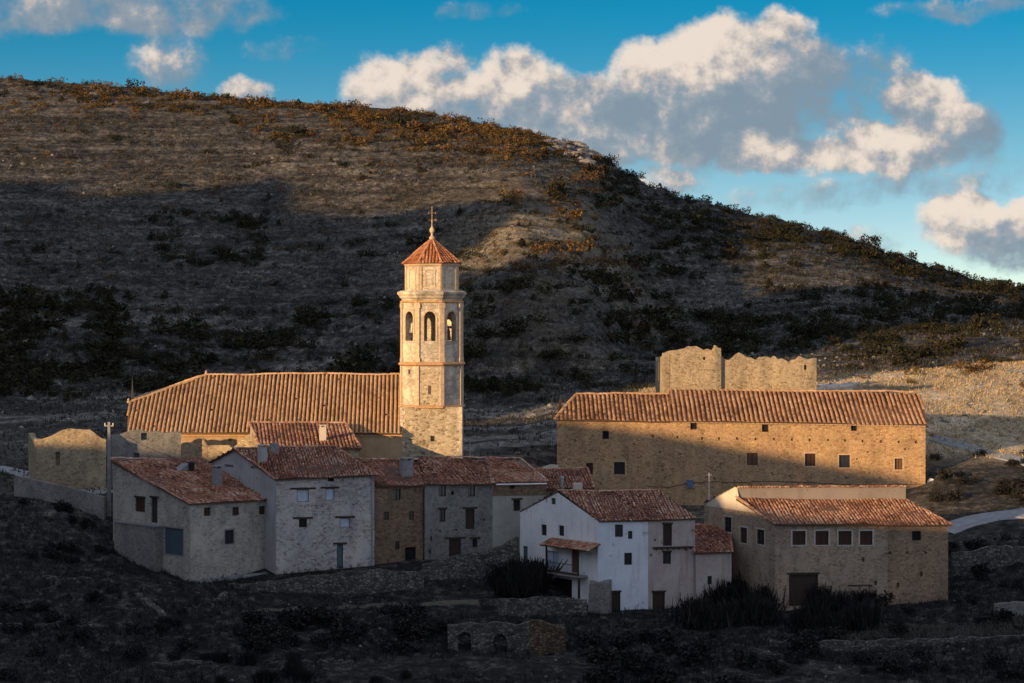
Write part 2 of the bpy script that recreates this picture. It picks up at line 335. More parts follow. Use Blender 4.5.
RD = [560, 560, 556, 550, 545, 540, 530, 524, 530, 535, 535, 535, 535, 535, 535]
EXPO = [.9, .9, .92, .95, .95, .82, .54, .58, 1.15, 1.1, .8, .8, .85, .9, .9]
COLS = np.concatenate([np.arange(-1500, -80, 40.), np.arange(-80, 1106, 3.), np.arange(1130, 2501, 40.)])
ROWS = np.concatenate([np.arange(6, 192, 8.), np.arange(192, 345, .5), np.arange(345, 585, .6), np.geomspace(590, 6000, 24)])
def blur(a, n, ax):
    k = np.hanning(n + 2)[1:-1]; k /= k.sum(); pad = [(0, 0), (0, 0)]; pad[ax] = (n // 2, n // 2)
    p = np.pad(a, pad, 'edge'); return np.apply_along_axis(lambda v: np.convolve(v, k, 'valid'), ax, p)
def make_terrain():
    ds = sorted(TAB); rowsz = [[ZC - (p - HZ) / F * d for p in TAB[d]] for d in ds]
    zc = np.array([[np.interp(c, COLX, r) for c in COLS] for r in rowsz])       # rows of table at all columns
    yr = np.interp(COLS, COLX, RIDGE); dr = np.interp(COLS, COLX, RD); ex = np.interp(COLS, COLX, EXPO)
    p375 = np.interp(COLS, COLX, TAB[375])
    yr = yr + 3.5 * fbm(COLS / 60, COLS * 0 + 3, 5, 4)
    Z = np.zeros((len(ROWS), len(COLS)))
    zr = ZC - (yr - HZ) / F * dr
    for i, d in enumerate(ROWS):
        if d <= 200: z = np.interp(d, [0, 120, 200], [36, 0, 5.6]) + 0 * COLS
        elif d <= 375: z = np.array([np.interp(d, ds, zc[:, j]) for j in range(len(COLS))])
        else:
            t = np.clip((d - 375) / (dr - 375), 0, 1); py = p375 + (yr - p375) * t ** ex
            z = ZC - (py - HZ) / F * d
            over = d > dr; far = np.maximum(zr - (d - dr) * .10, 12 - (d - dr) * .01); z = np.where(over, far, z)
        Z[i] = z
    zb = blur(blur(Z, 9, 0), 11, 1)
    Z = zb
    D = ROWS[:, None] + 0 * COLS[None]; X = (COLS[None] - 512) / F * D
    hill = sm(D, 335, 372) * (1 - sm(D, 900, 1500))
    # old field terraces along the contours, gullies and rough ground
    ph = Z / 2.9 + 1.9 * fbm(X / 50, D / 50, 21, 3) + .45 * fbm(X / 11, D / 11, 26, 3); fr = ph - np.floor(ph)
    saw = np.where(fr < .72, fr / .72, 1 - (fr - .72) / .28) - .5
    tam = .9 * sm(fbm(X / 45, D / 45, 77, 3) + .25, 0, .4)
    Z = Z + hill * tam * 1.25 * saw
    Z = Z + hill * (2.6 * fbm(X / 38, D / 55, 3, 4) * sm(np.interp(COLS, COLX, RD)[None] - D, 0, 40) + .9 * fbm(X / 7, D / 9, 9, 4) + .8 * fbm(X / 2.4, D / 2.4, 15, 3) + .5 * fbm(X / 1.1, D / 1.2, 16, 2))
    # foreground banks and terrace steps
    fg = sm(D, 194, 206) * (1 - sm(D, 244, 252))
    ph = Z / 1.5 + 1.2 * fbm(X / 22, D / 18, 31, 3); fr = ph - np.floor(ph)
    saw = np.where(fr < .7, fr / .7, 1 - (fr - .7) / .3) - .5
    Z = Z + fg * (.55 * saw + 1.0 * fbm(X / 8, D / 8, 41, 4) + .5 * fbm(X / 1.6, D / 1.6, 43, 3))
    mid = sm(D, 250, 262) * (1 - hill)
    Z = Z + mid * (.5 * fbm(X / 6, D / 6, 51, 4)) + mid * sm(D, 292, 305) * (1.0 * fbm(X / 9, D / 11, 61, 4) + .5 * fbm(X / 2.2, D / 2.5, 63, 3))
    return X, D, Z
TX, TD, TZ = make_terrain()
def T(x, y):
    x = np.asarray(x, float); y = np.asarray(y, float); c = 512 + F * x / y
    i = np.interp(y, ROWS, np.arange(len(ROWS))); j = np.interp(c, COLS, np.arange(len(COLS)))
    i0 = np.clip(i.astype(int), 0, len(ROWS) - 2); j0 = np.clip(j.astype(int), 0, len(COLS) - 2); a = i - i0; b = j - j0
    return (TZ[i0, j0] * (1 - a) + TZ[i0 + 1, j0] * a) * (1 - b) + (TZ[i0, j0 + 1] * (1 - a) + TZ[i0 + 1, j0 + 1] * a) * b
def hit(px, py, d0=205, d1=560):
    ds = np.arange(d0, d1, .25); x = (px - 512) / F * ds; z = ZC - (py - HZ) / F * ds
    k = np.nonzero(T(x, ds) >= z)[0]; d = ds[k[0]] if len(k) else d1
    xx = (px - 512) / F * d; return Vector((xx, d, float(T(xx, d))))

def ground_material():
    m, t = mat('dry_hill_ground'); co = t.n('ShaderNodeTexCoord').outputs['Object']
    grass = t.n('ShaderNodeAttribute', attribute_name='grass').outputs['Fac']; rock = t.n('ShaderNodeAttribute', attribute_name='rock').outputs['Fac']
    dark = t.n('ShaderNodeAttribute', attribute_name='dark').outputs['Fac']
    flat = t.vm('MULTIPLY', co, (1, .7, 2.2))
    n1 = t.noise(flat, .12, 6, .7); n2 = t.noise(co, .9, 7, .75); n3 = t.noise(co, 4.5, 5, .75)
    c = t.ramp(n1.outputs[0], [(.30, (.025, .0255, .026)), (.48, (.046, .045, .0425)), (.62, (.086, .082, .074)), (.75, (.15, .145, .134))])
    c = t.mix(1.0, c, t.ramp(n2.outputs[0], [(.34, (.28, .28, .28)), (.5, (.9, .89, .87)), (.64, (2.1, 2.0, 1.85))]), 'MULTIPLY')
    st = t.noise(t.vm('MULTIPLY', co, (.10, .10, 2.4)), 1.0, 5, .7)
    c = t.mix(.7, c, t.ramp(st.outputs[0], [(.36, (.42, .42, .43)), (.5, (1.0, 1.0, 1.0)), (.64, (1.75, 1.7, 1.6))]), 'MULTIPLY')
    g = t.ramp(n2.outputs[0], [(.28, (.30, .22, .125)), (.48, (.58, .47, .31)), (.7, (.72, .63, .47))])
    c = t.mix(grass, c, g)
    c = t.mix(.0, c, c)
    r = t.ramp(n2.outputs[0], [(.30, (.035, .034, .033)), (.48, (.12, .116, .112)), (.66, (.30, .29, .272))])
    c = t.mix(rock, c, r)
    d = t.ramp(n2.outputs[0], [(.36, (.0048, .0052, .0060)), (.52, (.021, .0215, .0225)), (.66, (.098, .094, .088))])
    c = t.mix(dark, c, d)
    c = t.mix(.85, c, t.ramp(n3.outputs[0], [(.34, (.28, .28, .29)), (.5, (.95, .95, .95)), (.66, (1.95, 1.9, 1.8))]), 'MULTIPLY')
    finish(t, c, .96, t.m('ADD', n2.outputs[0], t.m('MULTIPLY', n3.outputs[0], .4)), .8, .35); return m
M['ground'] = ground_material()
def zones(X, D, Z):
    c = 512 + F * X / D
    grass = sm(c, 640, 850) * sm(D, 288, 298) * (1 - sm(D, 343, 352))
    grass = np.clip(grass + .9 * sm(c, 560, 640) * sm(D, 300, 308) * (1 - sm(D, 330, 340)), 0, 1) * (.72 + .9 * fbm(X / 6, D / 6, 71, 3))
    patch = np.exp(-((c - 545) / 95) ** 2 - ((D - 425) / 40) ** 2)  # soft sunlight on the spur put into the colour as a straw patch
    grass = np.clip(grass + .36 * patch * (1 + 1.5 * fbm(X / 10, D / 10, 72, 3)), 0, 1)
    st = fbm(X / 26, D / 3.2, 81, 4)                       # strata running along the slope
    rock = sm(st, .06, .16) * sm(D, 288, 300) * (1 - sm(c, 600, 700)) * (1 - sm(D, 380, 440) * .8)
    rock = np.maximum(rock, .8 * sm(fbm(X / 12, D / 5, 83, 4), -.04, .12) * sm(c, 620, 760) * sm(D, 345, 360) * (1 - sm(D, 470, 520)))
    rock = np.maximum(rock, .75 * sm(c, -20, 40) * (1 - sm(c, 110, 150)) * sm(D, 288, 296) * (1 - sm(D, 330, 345)) * sm(st, -.1, .1))
    dark = (1 - sm(D, 250, 268) * (1 - .55 * sm(c, 900, 940) * (1 - sm(D, 280, 292)))) * 1.0  # shade below the right lane put in as darker ground
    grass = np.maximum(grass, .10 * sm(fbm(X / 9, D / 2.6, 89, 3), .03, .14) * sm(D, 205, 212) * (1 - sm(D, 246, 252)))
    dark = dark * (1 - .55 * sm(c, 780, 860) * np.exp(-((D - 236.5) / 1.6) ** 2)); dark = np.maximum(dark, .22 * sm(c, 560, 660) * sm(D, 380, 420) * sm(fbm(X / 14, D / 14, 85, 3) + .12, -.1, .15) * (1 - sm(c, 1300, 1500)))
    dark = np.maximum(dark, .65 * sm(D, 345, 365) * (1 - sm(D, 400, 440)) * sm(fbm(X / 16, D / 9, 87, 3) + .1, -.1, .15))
    for k, (per, w, sd) in enumerate(((2.9, .8, 21), (1.35, .55, 24))):     # scrub lines on the old terrace banks
        ph = Z / per + 1.9 * fbm(X / 50, D / 50, sd, 3) + .45 * fbm(X / 11, D / 11, sd + 5, 3); fr = ph - np.floor(ph)
        ln = np.exp(-((fr - .85) / .13) ** 2) * sm(fbm(X / 17, D / 8, sd + 7, 3), -.08, .1) * sm(D, 345, 372)
        dark = np.maximum(dark, w * ln * (1 - grass))
        lt = np.exp(-((fr - .35) / .16) ** 2) * sm(fbm(X / 21, D / 8, sd + 8, 3), .0, .14) * sm(D, 345, 372) * (1 - sm(D, 700, 800)); rock = np.maximum(rock, .5 * lt)
    return grass, np.clip(rock, 0, 1), np.clip(dark, 0, 1)
def build_ground():
    nr, nc = TX.shape; idx = np.arange(nr * nc).reshape(nr, nc)
    f = np.stack([idx[:-1, :-1], idx[:-1, 1:], idx[1:, 1:], idx[1:, :-1]], -1).reshape(-1, 4)
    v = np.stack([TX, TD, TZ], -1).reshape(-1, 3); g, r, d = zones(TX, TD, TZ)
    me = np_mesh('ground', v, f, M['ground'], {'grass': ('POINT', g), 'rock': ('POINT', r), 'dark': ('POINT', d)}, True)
    o = bpy.data.objects.new('ground', me); C.objects.link(o); tag(o, kind='structure')
build_ground()

# added unseen hill, near left; crest shaped to shade the village and slope
HS = np.array([-40, 60, 120, 140, 147, 155, 164, 169, 174, 190, 203, 208.5, 216, 232, 239, 247, 257, 268, 280, 290, 300, 313, 321, 334, 350, 375, 410, 460, 560], float)
HH = np.array([40, 46, 50, 50.5, 50.3, 49.6, 49.6, 50.2, 56.5, 58.5, 59, 52, 50.5, 48.5, 51, 98, 106, 108, 107, 100, 90, 91, 107, 112, 111, 111, 106, 100, 80], float)
def build_shadow_hill():
    t0 = -25.; ss = np.arange(-40, 561, 2.); ts = np.concatenate([np.arange(-205, -60, 14), np.arange(-60, 10, 3.5), np.arange(12, 70, 9)]).astype(float)
    S, Tt = np.meshgrid(ss, ts); h = np.interp(S, HS, HH) - K * t0 + (7 * fbm(S / 8, S * 0, 95, 5) + 16 * fbm(S / 30, S * 0, 96, 2) * sm(S, 320, 345)) * sm(S, 262, 285)
    w = 1 / (1 + (np.abs(Tt - t0) / 46) ** 1.7); Z = -6 + (h + 6) * w + 4 * fbm(S / 25, Tt / 25, 91, 4) * (1 - np.exp(-((Tt - t0) / 30) ** 2)) + .9 * fbm(S / 6, Tt / 6, 93, 3)
    X = Tt * math.cos(SUN_A) - S * math.sin(SUN_A); Y = Tt * math.sin(SUN_A) + S * math.cos(SUN_A)
    nr, nc = X.shape; idx = np.arange(nr * nc).reshape(nr, nc)
    f = np.stack([idx[:-1, :-1], idx[:-1, 1:], idx[1:, 1:], idx[1:, :-1]], -1).reshape(-1, 4)
    z0 = np.zeros(nr * nc)
    me = np_mesh('hills', np.stack([X, Y, Z], -1).reshape(-1, 3), f, M['ground'], {'grass': ('POINT', z0), 'rock': ('POINT', z0), 'dark': ('POINT', z0)}, True)
    o = bpy.data.objects.new('hills', me); C.objects.link(o); tag(o, kind='structure')
build_shadow_hill()

def ribbon(name, pts, width, m, lift=.06):
    """road or path laid over the ground, from picture points"""
    P = [hit(px, py, *(dd or (205, 560))) for (px, py, dd) in pts]; Q = []
    for a, b in zip(P, P[1:]):
        n = max(2, int((b - a).length / .5))
        for k in range(n): Q.append(a.lerp(b, k / n))
    Q.append(P[-1]); mb = MB(); L = []
    xs = np.array([[q.x, q.y] for q in Q]); xs = np.stack([np.convolve(np.pad(xs[:, i], 4, 'edge'), np.ones(9) / 9, 'valid') for i in (0, 1)], 1)
    for i in range(len(xs)):
        a = xs[max(0, i - 1)]; b = xs[min(len(xs) - 1, i + 1)]; d = b - a; d = d / (np.hypot(*d) + 1e-9); nrm = np.array([-d[1], d[0]])
        wd = width * (1 + .25 * (vnoise(i * .2, 0, 5) - .5)); row = []
        zc = float(np.mean([float(T(*(xs[i] + nrm * u * wd))) for u in (-.4, -.2, 0, .2, .4)])) + lift
        for u in np.linspace(-.5, .5, 10): p = xs[i] + nrm * u * wd; tz = float(T(p[0], p[1])); row.append((p[0], p[1], max(tz * .6 + zc * .4, tz + lift) if abs(u) < .45 else tz - .1))
        L.append(row)
    for i in range(len(L) - 1):
        for k in range(9): mb.face([L[i][k], L[i + 1][k], L[i + 1][k + 1], L[i][k + 1]])
    o = mb.build(name, m); tag(o, kind='structure'); return o

ribbon('road', [(-40, 466, (262, 300)), (0, 469, (262, 300)), (30, 475, (262, 300)), (70, 484, (262, 300)), (112, 495, (258, 300))], 3.6, M['road_grey'])
ribbon('path', [(760, 392, (300, 345)), (800, 390, (300, 345)), (830, 385, (300, 345)), (862, 379, (300, 345)), (880, 377, (300, 345)), (906, 374, (300, 345))], 5.0, M['road'])
ribbon('lane', [(927, 437, (280, 330)), (960, 445, (280, 330)), (1000, 456, (275, 330)), (1040, 466, (275, 330)), (1100, 476, (270, 330))], 2.8, M['road_grey'])
ribbon('street', [(938, 532, (252, 300)), (960, 525, (255, 300)), (985, 518, (256, 300)), (1030, 514, (256, 300)), (1090, 510, (256, 300))], 4.2, M['road_grey'])

ribbon('footpath', [(236, 612, (205, 246)), (300, 608, (205, 246)), (370, 606, (205, 246)), (430, 604, (205, 246)), (485, 603, (205, 246))], 1.0, M['path_dirt'])

# ------------------------------------------------------------------ walls with real openings
class Wall:
    """vertical wall between two ground points, seen from outside with p0 on the left"""
    def __init__(s, p0, p1):
        s.p0 = Vector(p0[:2]); s.p1 = Vector(p1[:2]); s.d = (s.p1 - s.p0).normalized(); s.L = (s.p1 - s.p0).length
        s.inw = Vector((-s.d.y, s.d.x)); s.ops = []
    def P(s, u, z, w=0.0): q = s.p0 + s.d * u + s.inw * w; return Vector((q.x, q.y, z))
    def uz(s, px, py):
        k = Vector(((px - 512) / F, 1.0)); n = s.inw; dd = s.p0.dot(n) / k.dot(n)
        q = k * dd; return (q - s.p0).dot(s.d), ZC - (py - HZ) / F * dd
    def rect(s, x0, y0, x1, y1):
        xm, ym = (x0 + x1) / 2, (y0 + y1) / 2
        return s.uz(x0, ym)[0], s.uz(x1, ym)[0], s.uz(xm, y1)[1], s.uz(xm, y0)[1]
    def opening(s, rect, depth=.28, back=False): s.ops.append((*rect, depth, back))
    def emit(s, mb, prof, mi=0):
        bm = bmesh.new(); strips = prof if isinstance(prof[0][0], (tuple, list)) else [prof]
        for pr in strips: bm.faces.new([bm.verts.new((u, 0, z)) for u, z in pr])
        for (u0, u1, z0, z1, dp, bk) in s.ops:
            for co, no in (((u0, 0, 0), (1, 0, 0)), ((u1, 0, 0), (1, 0, 0)), ((0, 0, z0), (0, 0, 1)), ((0, 0, z1), (0, 0, 1))):
                bmesh.ops.bisect_plane(bm, geom=bm.verts[:] + bm.edges[:] + bm.faces[:], plane_co=co, plane_no=no, dist=1e-5)
        kill = []
        for f in bm.faces:
            c = f.calc_center_median()
            if any(u0 < c.x < u1 and z0 < c.z < z1 for (u0, u1, z0, z1, _, _) in s.ops): kill.append(f)
        bmesh.ops.delete(bm, geom=kill, context='FACES')
        for f in bm.faces: mb.face([s.P(v.co.x, v.co.z) for v in f.verts], tint=.5, mi=mi)
        bm.free()
        for (u0, u1, z0, z1, dp, bk) in s.ops:
            for a, b in (((u0, z0), (u1, z0)), ((u1, z0), (u1, z1)), ((u1, z1), (u0, z1)), ((u0, z1), (u0, z0))):
                mb.face([s.P(*a), s.P(*b), s.P(*b, dp), s.P(*a, dp)], mi=mi)
            if bk: mb.face([s.P(u0, z0, dp), s.P(u1, z0, dp), s.P(u1, z1, dp), s.P(u0, z1, dp)], mi=mi)

def window(par, w, rect, kind='dark', lintel=False, sill=False, surround=None, name='window', label=None, bars=True, depth=.28, lint_ext=.25):
    u0, u1, z0, z1 = rect; w.opening(rect, depth); d3 = Vector((w.d.x, w.d.y, 0)); i3 = Vector((w.inw.x, w.inw.y, 0)); up = Vector((0, 0, 1))
    def bar(mb, ua, ub, za, zb, wa, wb): mb.box(w.P((ua + ub) / 2, (za + zb) / 2, (wa + wb) / 2), d3, i3, up, (ub - ua) / 2, (wb - wa) / 2, (zb - za) / 2)
    mats = {'dark': (M['wood'], M['glass']), 'shutter': (M['wood'], M['wood_red']), 'tan': (M['wood'], M['wood_tan']), 'pale': (M['concrete'], M['pale_blue']),
            'door': (M['wood'], M['wood']), 'blue': (M['concrete'], M['blue_door']), 'teal': (M['wood'], M['teal_door']), 'void': (M['wood'], M['dark']),
            'half': (M['wood'], M['glass'])}[kind]
    ft = min(.07, (u1 - u0) * .14); mb = MB(); wa, wb = depth - .13, depth - .04
    bar(mb, u0 + .003, u0 + ft, z0 + .003, z1 - .003, wa, wb); bar(mb, u1 - ft, u1 - .003, z0 + .003, z1 - .003, wa, wb)
    bar(mb, u0 + ft, u1 - ft, z1 - ft, z1 - .003, wa + .002, wb - .002)
    if name == 'window':
        bar(mb, u0 + ft, u1 - ft, z0 + .003, z0 + ft, wa + .002, wb - .002)
        if bars and u1 - u0 > .55: bar(mb, (u0 + u1) / 2 - .03, (u0 + u1) / 2 + .03, z0 + ft, z1 - ft, wa + .01, wb - .01)
    fr = mb.build(name, mats[0], par)
    if label: fr['label'] = label
    mb = MB()
    if kind in ('shutter', 'tan', 'door', 'blue', 'teal'):      # boards with joints
        n = max(2, int((u1 - u0) / .22)); st = (u1 - u0 - 2 * ft) / n
        for k in range(n): bar(mb, u0 + ft + k * st + .008, u0 + ft + (k + 1) * st - .008, z0 + .02, z1 - ft, depth - .075, depth - .045)
        bar(mb, u0 + .01, u1 - .01, z0 + .01, z1 - .01, depth - .03, depth - .005)
        fr2 = mb.build('shutter' if name == 'window' else 'door_leaf', mats[1], fr)
    else:
        bar(mb, u0 + .004, u1 - .004, z0 + .004, z1 - .004, depth - .05, depth - .01); mb.build('pane', mats[1], fr)  # void openings get the dark sheet here in place of glass
    if lintel:
        mb = MB(); e = lint_ext; bar(mb, u0 - e, u1 + e, z1 + .003, z1 + .2, -.025, .06); mb.build('lintel', M['wood'], fr)
    if sill:
        mb = MB(); bar(mb, u0 - .12, u1 + .12, z0 - .1, z0 - .003, -.08, .1); mb.build('sill', M['surround'], fr)
    if surround:
        mb = MB(); e = .15
        bar(mb, u0 - e, u0 - .003, z0 - e * .7, z1 + e, -.012, .05); bar(mb, u1 + .003, u1 + e, z0 - e * .7, z1 + e, -.012, .05)
        bar(mb, u0 - .003, u1 + .003, z1 + .003, z1 + e, -.010, .05); bar(mb, u0 - .003, u1 + .003, z0 - e * .7, z0 - .003, -.018, .05)
        mb.build('surround', surround, fr)
    return fr

# ------------------------------------------------------------------ tiled roofs: every curved tile modelled
def roof_plane(mb, poly, sp=.3, L=.45, rng=random, jit=1.0, thick=.14, rr=.34, tone=0.0, sag=.10, mot=1.0):
    P = [Vector(p) for p in poly]; e = (P[1] - P[0]).normalized(); n = Vector((0, 0, 0))
    for i in range(1, len(P) - 1): n += (P[i] - P[0]).cross(P[i + 1] - P[0])
    n.normalize(); n = -n if n.z < 0 else n; s = n.cross(e); s = -s if s.z < 0 else s
    q = [((p - P[0]).dot(e), (p - P[0]).dot(s)) for p in P]
    W = lambda u, v, h: P[0] + e * u + s * v + n * h
    top = [W(u, v, 0) for u, v in q]; bot = [W(u, v, -thick) for u, v in q]
    mb.face(top, .0, 0); mb.face(bot[::-1], .5, 1)  # channel shade put into the colour: base sheet takes the darkest tile tint
    for i in range(len(q)): j = (i + 1) % len(q); mb.face([bot[i], bot[j], top[j], top[i]], .5, 1)
    us = [u for u, v in q]; u0, u1 = min(us), max(us); nc = max(2, int((u1 - u0) / sp)); sp = (u1 - u0) / nc; r = sp * rr
    sx = rng.uniform(0, 100)
    for c in range(nc):
        u = u0 + (c + .5) * sp; vs = []
        for i in range(len(q)):
            (ua, va), (ub, vb) = q[i], q[(i + 1) % len(q)]
            if (ua - u) * (ub - u) < 0: vs.append(va + (vb - va) * (u - ua) / (ub - ua))
        if len(vs) < 2: continue
        v0, v1 = min(vs) - .06, max(vs); nr = max(1, int(round((v1 - v0) / L))); ln = (v1 - v0) / nr
        uj = rng.gauss(0, .02) * jit
        for k in range(nr):
            va = v0 + k * ln + rng.gauss(0, .02) * jit; vb = va + ln * 1.12 if k < nr - 1 else v1
            du = uj + rng.gauss(0, .014) * jit; sk = rng.gauss(0, .016) * jit
            hh = -sag * .5 + sag * float(vnoise(u / 2.6 + sx, va / 2.2, 3)); lift = .045 + abs(rng.gauss(0, .012)) * jit
            big = float(vnoise(u / 1.7 + sx, va / 1.9, 9))
            tint = min(1, max(0, .48 + tone + ((big - .5) * .55 + rng.gauss(0, .20)) * mot))
            if rng.random() < .008 * jit and k < nr - 1: continue
            ring = []
            for (v, rad, h) in ((va, r * 1.06, lift), (vb, r * .9, .012)):
                o = du + (sk if v is vb else 0)
                ring.append([W(u + o + rad * math.cos(a), v, hh + h + rad * math.sin(a) * .95 - .01) for a in (math.pi, math.pi * .75, math.pi * .5, math.pi * .25, 0)])
            for i in range(4): mb.face([ring[0][i], ring[0][i + 1], ring[1][i + 1], ring[1][i]], tint)
            mb.face(ring[0][::-1], max(0, tint - .3) if k else tint)
def ridge_tiles(mb, p, q, r=.15, L=.42, rng=random, tone=.1):
    p = Vector(p); q = Vector(q); d = (q - p); n = max(1, int(d.length / L)); d = d / n; dn = d.normalized()
    a = dn.cross(Vector((0, 0, 1))).normalized(); b = a.cross(dn)
    for k in range(n):
        s0 = p + d * (k - .06); s1 = p + d * (k + 1.06); tint = min(1, max(0, .55 + tone + rng.gauss(0, .18))); j = rng.gauss(0, .012)
        R0 = [s0 + a * math.cos(t) * r * 1.08 + b * (math.sin(t) * r * 1.08 + j - .02) for t in (math.pi, 2.36, 1.57, .78, 0)]
        R1 = [s1 + a * math.cos(t) * r * .9 + b * (math.sin(t) * r * .9 + j - .02) for t in (math.pi, 2.36, 1.57, .78, 0)]
        for i in range(4): mb.face([R0[i], R0[i + 1], R1[i + 1], R1[i]], tint)
        mb.face(R0[::-1], tint); mb.face(R1, tint)
def plane_hit(px, py, poly):
    P = [Vector(p) for p in poly]; n = (P[1] - P[0]).cross(P[2] - P[0]); k = Vector(((px - 512) / F, 1, -(py - HZ) / F)); o = Vector((0, 0, ZC))
    return o + k * ((P[0] - o).dot(n) / k.dot(n))
def ext(p, q, m): p = Vector(p); q = Vector(q); return p + (p - q).normalized() * m

class House:
    """four-cornered house: a front left, b front right, c back right, d back left; ridge along the front at fraction r of its depth"""
    def __init__(s, name, label, cat, a, b, d, zbase, zf, zr, r=.5, zb=None, c=None, ridge=None, group=None, zfb=None, zrb=None):
        s.a, s.b, s.d = Vector(a), Vector(b), Vector(d); s.c = Vector(c) if c is not None else s.b + (s.d - s.a)
        s.zf = zf; s.zfb = zf if zfb is None else zfb; s.zr = zr; s.zrb = zr if zrb is None else zrb; s.r = r; s.zbase = zbase
        s.zb = (zr if r >= 1 else zf) if zb is None else zb
        r1 = s.a.lerp(s.d, r); r2 = s.b.lerp(s.c, r)
        if ridge: r1, r2 = ridge
        s.r1 = Vector((r1.x, r1.y, zr)); s.r2 = Vector((r2.x, r2.y, s.zrb))
        mid = (s.a + s.b) / 2
        s.o = thing(name, label, cat, (mid.x, mid.y, float(T(mid.x, mid.y))), group)
        s.front = Wall(s.a, s.b); s.right = Wall(s.b, s.c); s.back = Wall(s.c, s.d); s.left = Wall(s.d, s.a)
    def A3(s): return Vector((s.a.x, s.a.y, s.zf))
    def B3(s): return Vector((s.b.x, s.b.y, s.zfb))
    def D3(s): return Vector((s.d.x, s.d.y, s.zb))
    def C3(s): return Vector((s.c.x, s.c.y, s.zb))
    def fplane(s, oe=.3, og=.15):
        A, B, r1, r2 = s.A3(), s.B3(), s.r1, s.r2; g = (B - A).normalized()
        a = ext(A, r1, oe) - g * og; b = ext(B, r2, oe) + g * og
        up = Vector((0, 0, .14)); return [a + up, b + up, r2 + g * og + up, r1 - g * og + up]
    def bplane(s, oe=.3, og=.15):
        C_, D_, r1, r2 = s.C3(), s.D3(), s.r1, s.r2; g = (D_ - C_).normalized()
        up = Vector((0, 0, .14)); gg = (s.B3() - s.A3()).normalized() * og
        return [ext(C_, r2, oe) + g * -og + up, ext(D_, r1, oe) + g * og + up, r1 - gg + up, r2 + gg + up]
    def walls(s, m, parts=('front', 'left', 'right', 'back')):
        mb = MB(); zb = s.zbase
        if 'front' in parts: s.front.emit(mb, [(0, zb), (s.front.L, zb), (s.front.L, s.zfb), (0, s.zf)])
        def side(w, pts):
            mono = s.r >= 1
            w.emit(mb, pts)
        uL = (Vector(s.r1.xy) - s.left.p0).dot(s.left.d); uR = (Vector(s.r2.xy) - s.right.p0).dot(s.right.d)
        if 'left' in parts:
            pl = [(0, zb), (s.left.L, zb), (s.left.L, s.zf)] + ([(uL, s.zr)] if uL > .05 else []) + [(0, s.zb if uL > .05 else s.zr)]
            s.left.emit(mb, pl)
        if 'right' in parts:
            pr = [(0, zb), (s.right.L, zb), (s.right.L, s.zb if uR < s.right.L - .05 else s.zrb)] + ([(uR, s.zrb)] if uR < s.right.L - .05 else []) + [(0, s.zfb)]
            s.right.emit(mb, pr)
        if 'back' in parts:
            if s.r >= 1: s.back.emit(mb, [(0, zb), (s.back.L, zb), (s.back.L, s.zr), (0, s.zrb)])
            else: s.back.emit(mb, [(0, zb), (s.back.L, zb), (s.back.L, s.zb), (0, s.zb)])
        return mb.build('wall', m, s.o)
    def roof(s, m, sp=.3, L=.42, oe=.3, og=.15, jit=1.0, front=None, ridge=True, tone=0, sag=.1, back=True):
        mb = MB(); rng = random.Random(len(s.o.name) * 7 + int(s.a.x * 10)); fp = front or s.fplane(oe, og)
        s.fp = fp; roof_plane(mb, fp, sp, L, rng, jit, tone=tone, sag=sag)
        if s.r < 1 and back: roof_plane(mb, s.bplane(oe, og), sp * 1.6, L * 1.5, rng, jit, tone=tone)
        up = Vector((0, 0, .05))
        if ridge: ridge_tiles(mb, fp[-1] + up, fp[-2] + up, sp * .45, .42, rng)
        if len(fp) == 4 and og > 0:
            for p, q in ((fp[0], fp[3]), (fp[1], fp[2])): ridge_tiles(mb, p + up * .6, q + up * .6, sp * .42, .42, rng, .0)
        s.ro = mb.build('roof', [m, M['under']], s.o); return s.ro
    def win(s, wall, x0, y0, x1, y1, kind='dark', **kw): return window(s.o, wall, wall.rect(x0, y0, x1, y1), kind, **kw)
    def hole(s, wall, x, y, w=2.2, h=2.4, dp=.35): wall.opening(wall.rect(x - w / 2, y - h / 2, x + w / 2, y + h / 2), dp, True)
    def chimney(s, x0, x1, ytop, ybase, m, cap=True, name='chimney', plane=None):
        p = plane_hit((x0 + x1) / 2, ybase, plane or s.fp); d = p.y; hw = (x1 - x0) / 2 / F * d; zt = ZC - (ytop - HZ) / F * d; mb = MB()
        ex = Vector((s.front.d.x, s.front.d.y, 0)); ey = Vector((-ex.y, ex.x, 0)); U = Vector((0, 0, 1))
        mb.box(Vector((p.x, p.y, (p.z - .7 + zt) / 2)), ex, ey, U, hw, hw * .9, (zt - p.z + .7) / 2)
        if cap:
            for a_ in (-1, 1): mb.box(Vector((p.x, p.y, zt + .08)) + ex * a_ * hw * .7, ex, ey, U, hw * .2, hw * .8, .08)
            mb.box(Vector((p.x, p.y, zt + .2)), ex, ey, U, hw * 1.2, hw * 1.1, .04)
        return mb.build(name, m, s.ro)

def downpipe(h, wall, u, ztop, zbot, m='metal'):
    mb = MB(); a = wall.P(u, ztop, -.38); b = wall.P(u, ztop - .35, -.09); mb.tube(a, b, .05, .05, 6); mb.tube(b, wall.P(u, zbot, -.09), .05, .05, 6); z = ztop - .9
    while z > zbot: mb.box(wall.P(u, z, -.05), (wall.d.x, wall.d.y, 0), (wall.inw.x, wall.inw.y, 0), (0, 0, 1), .08, .06, .02); z -= 1.6
    return mb.build('downpipe', M[m], h.o)

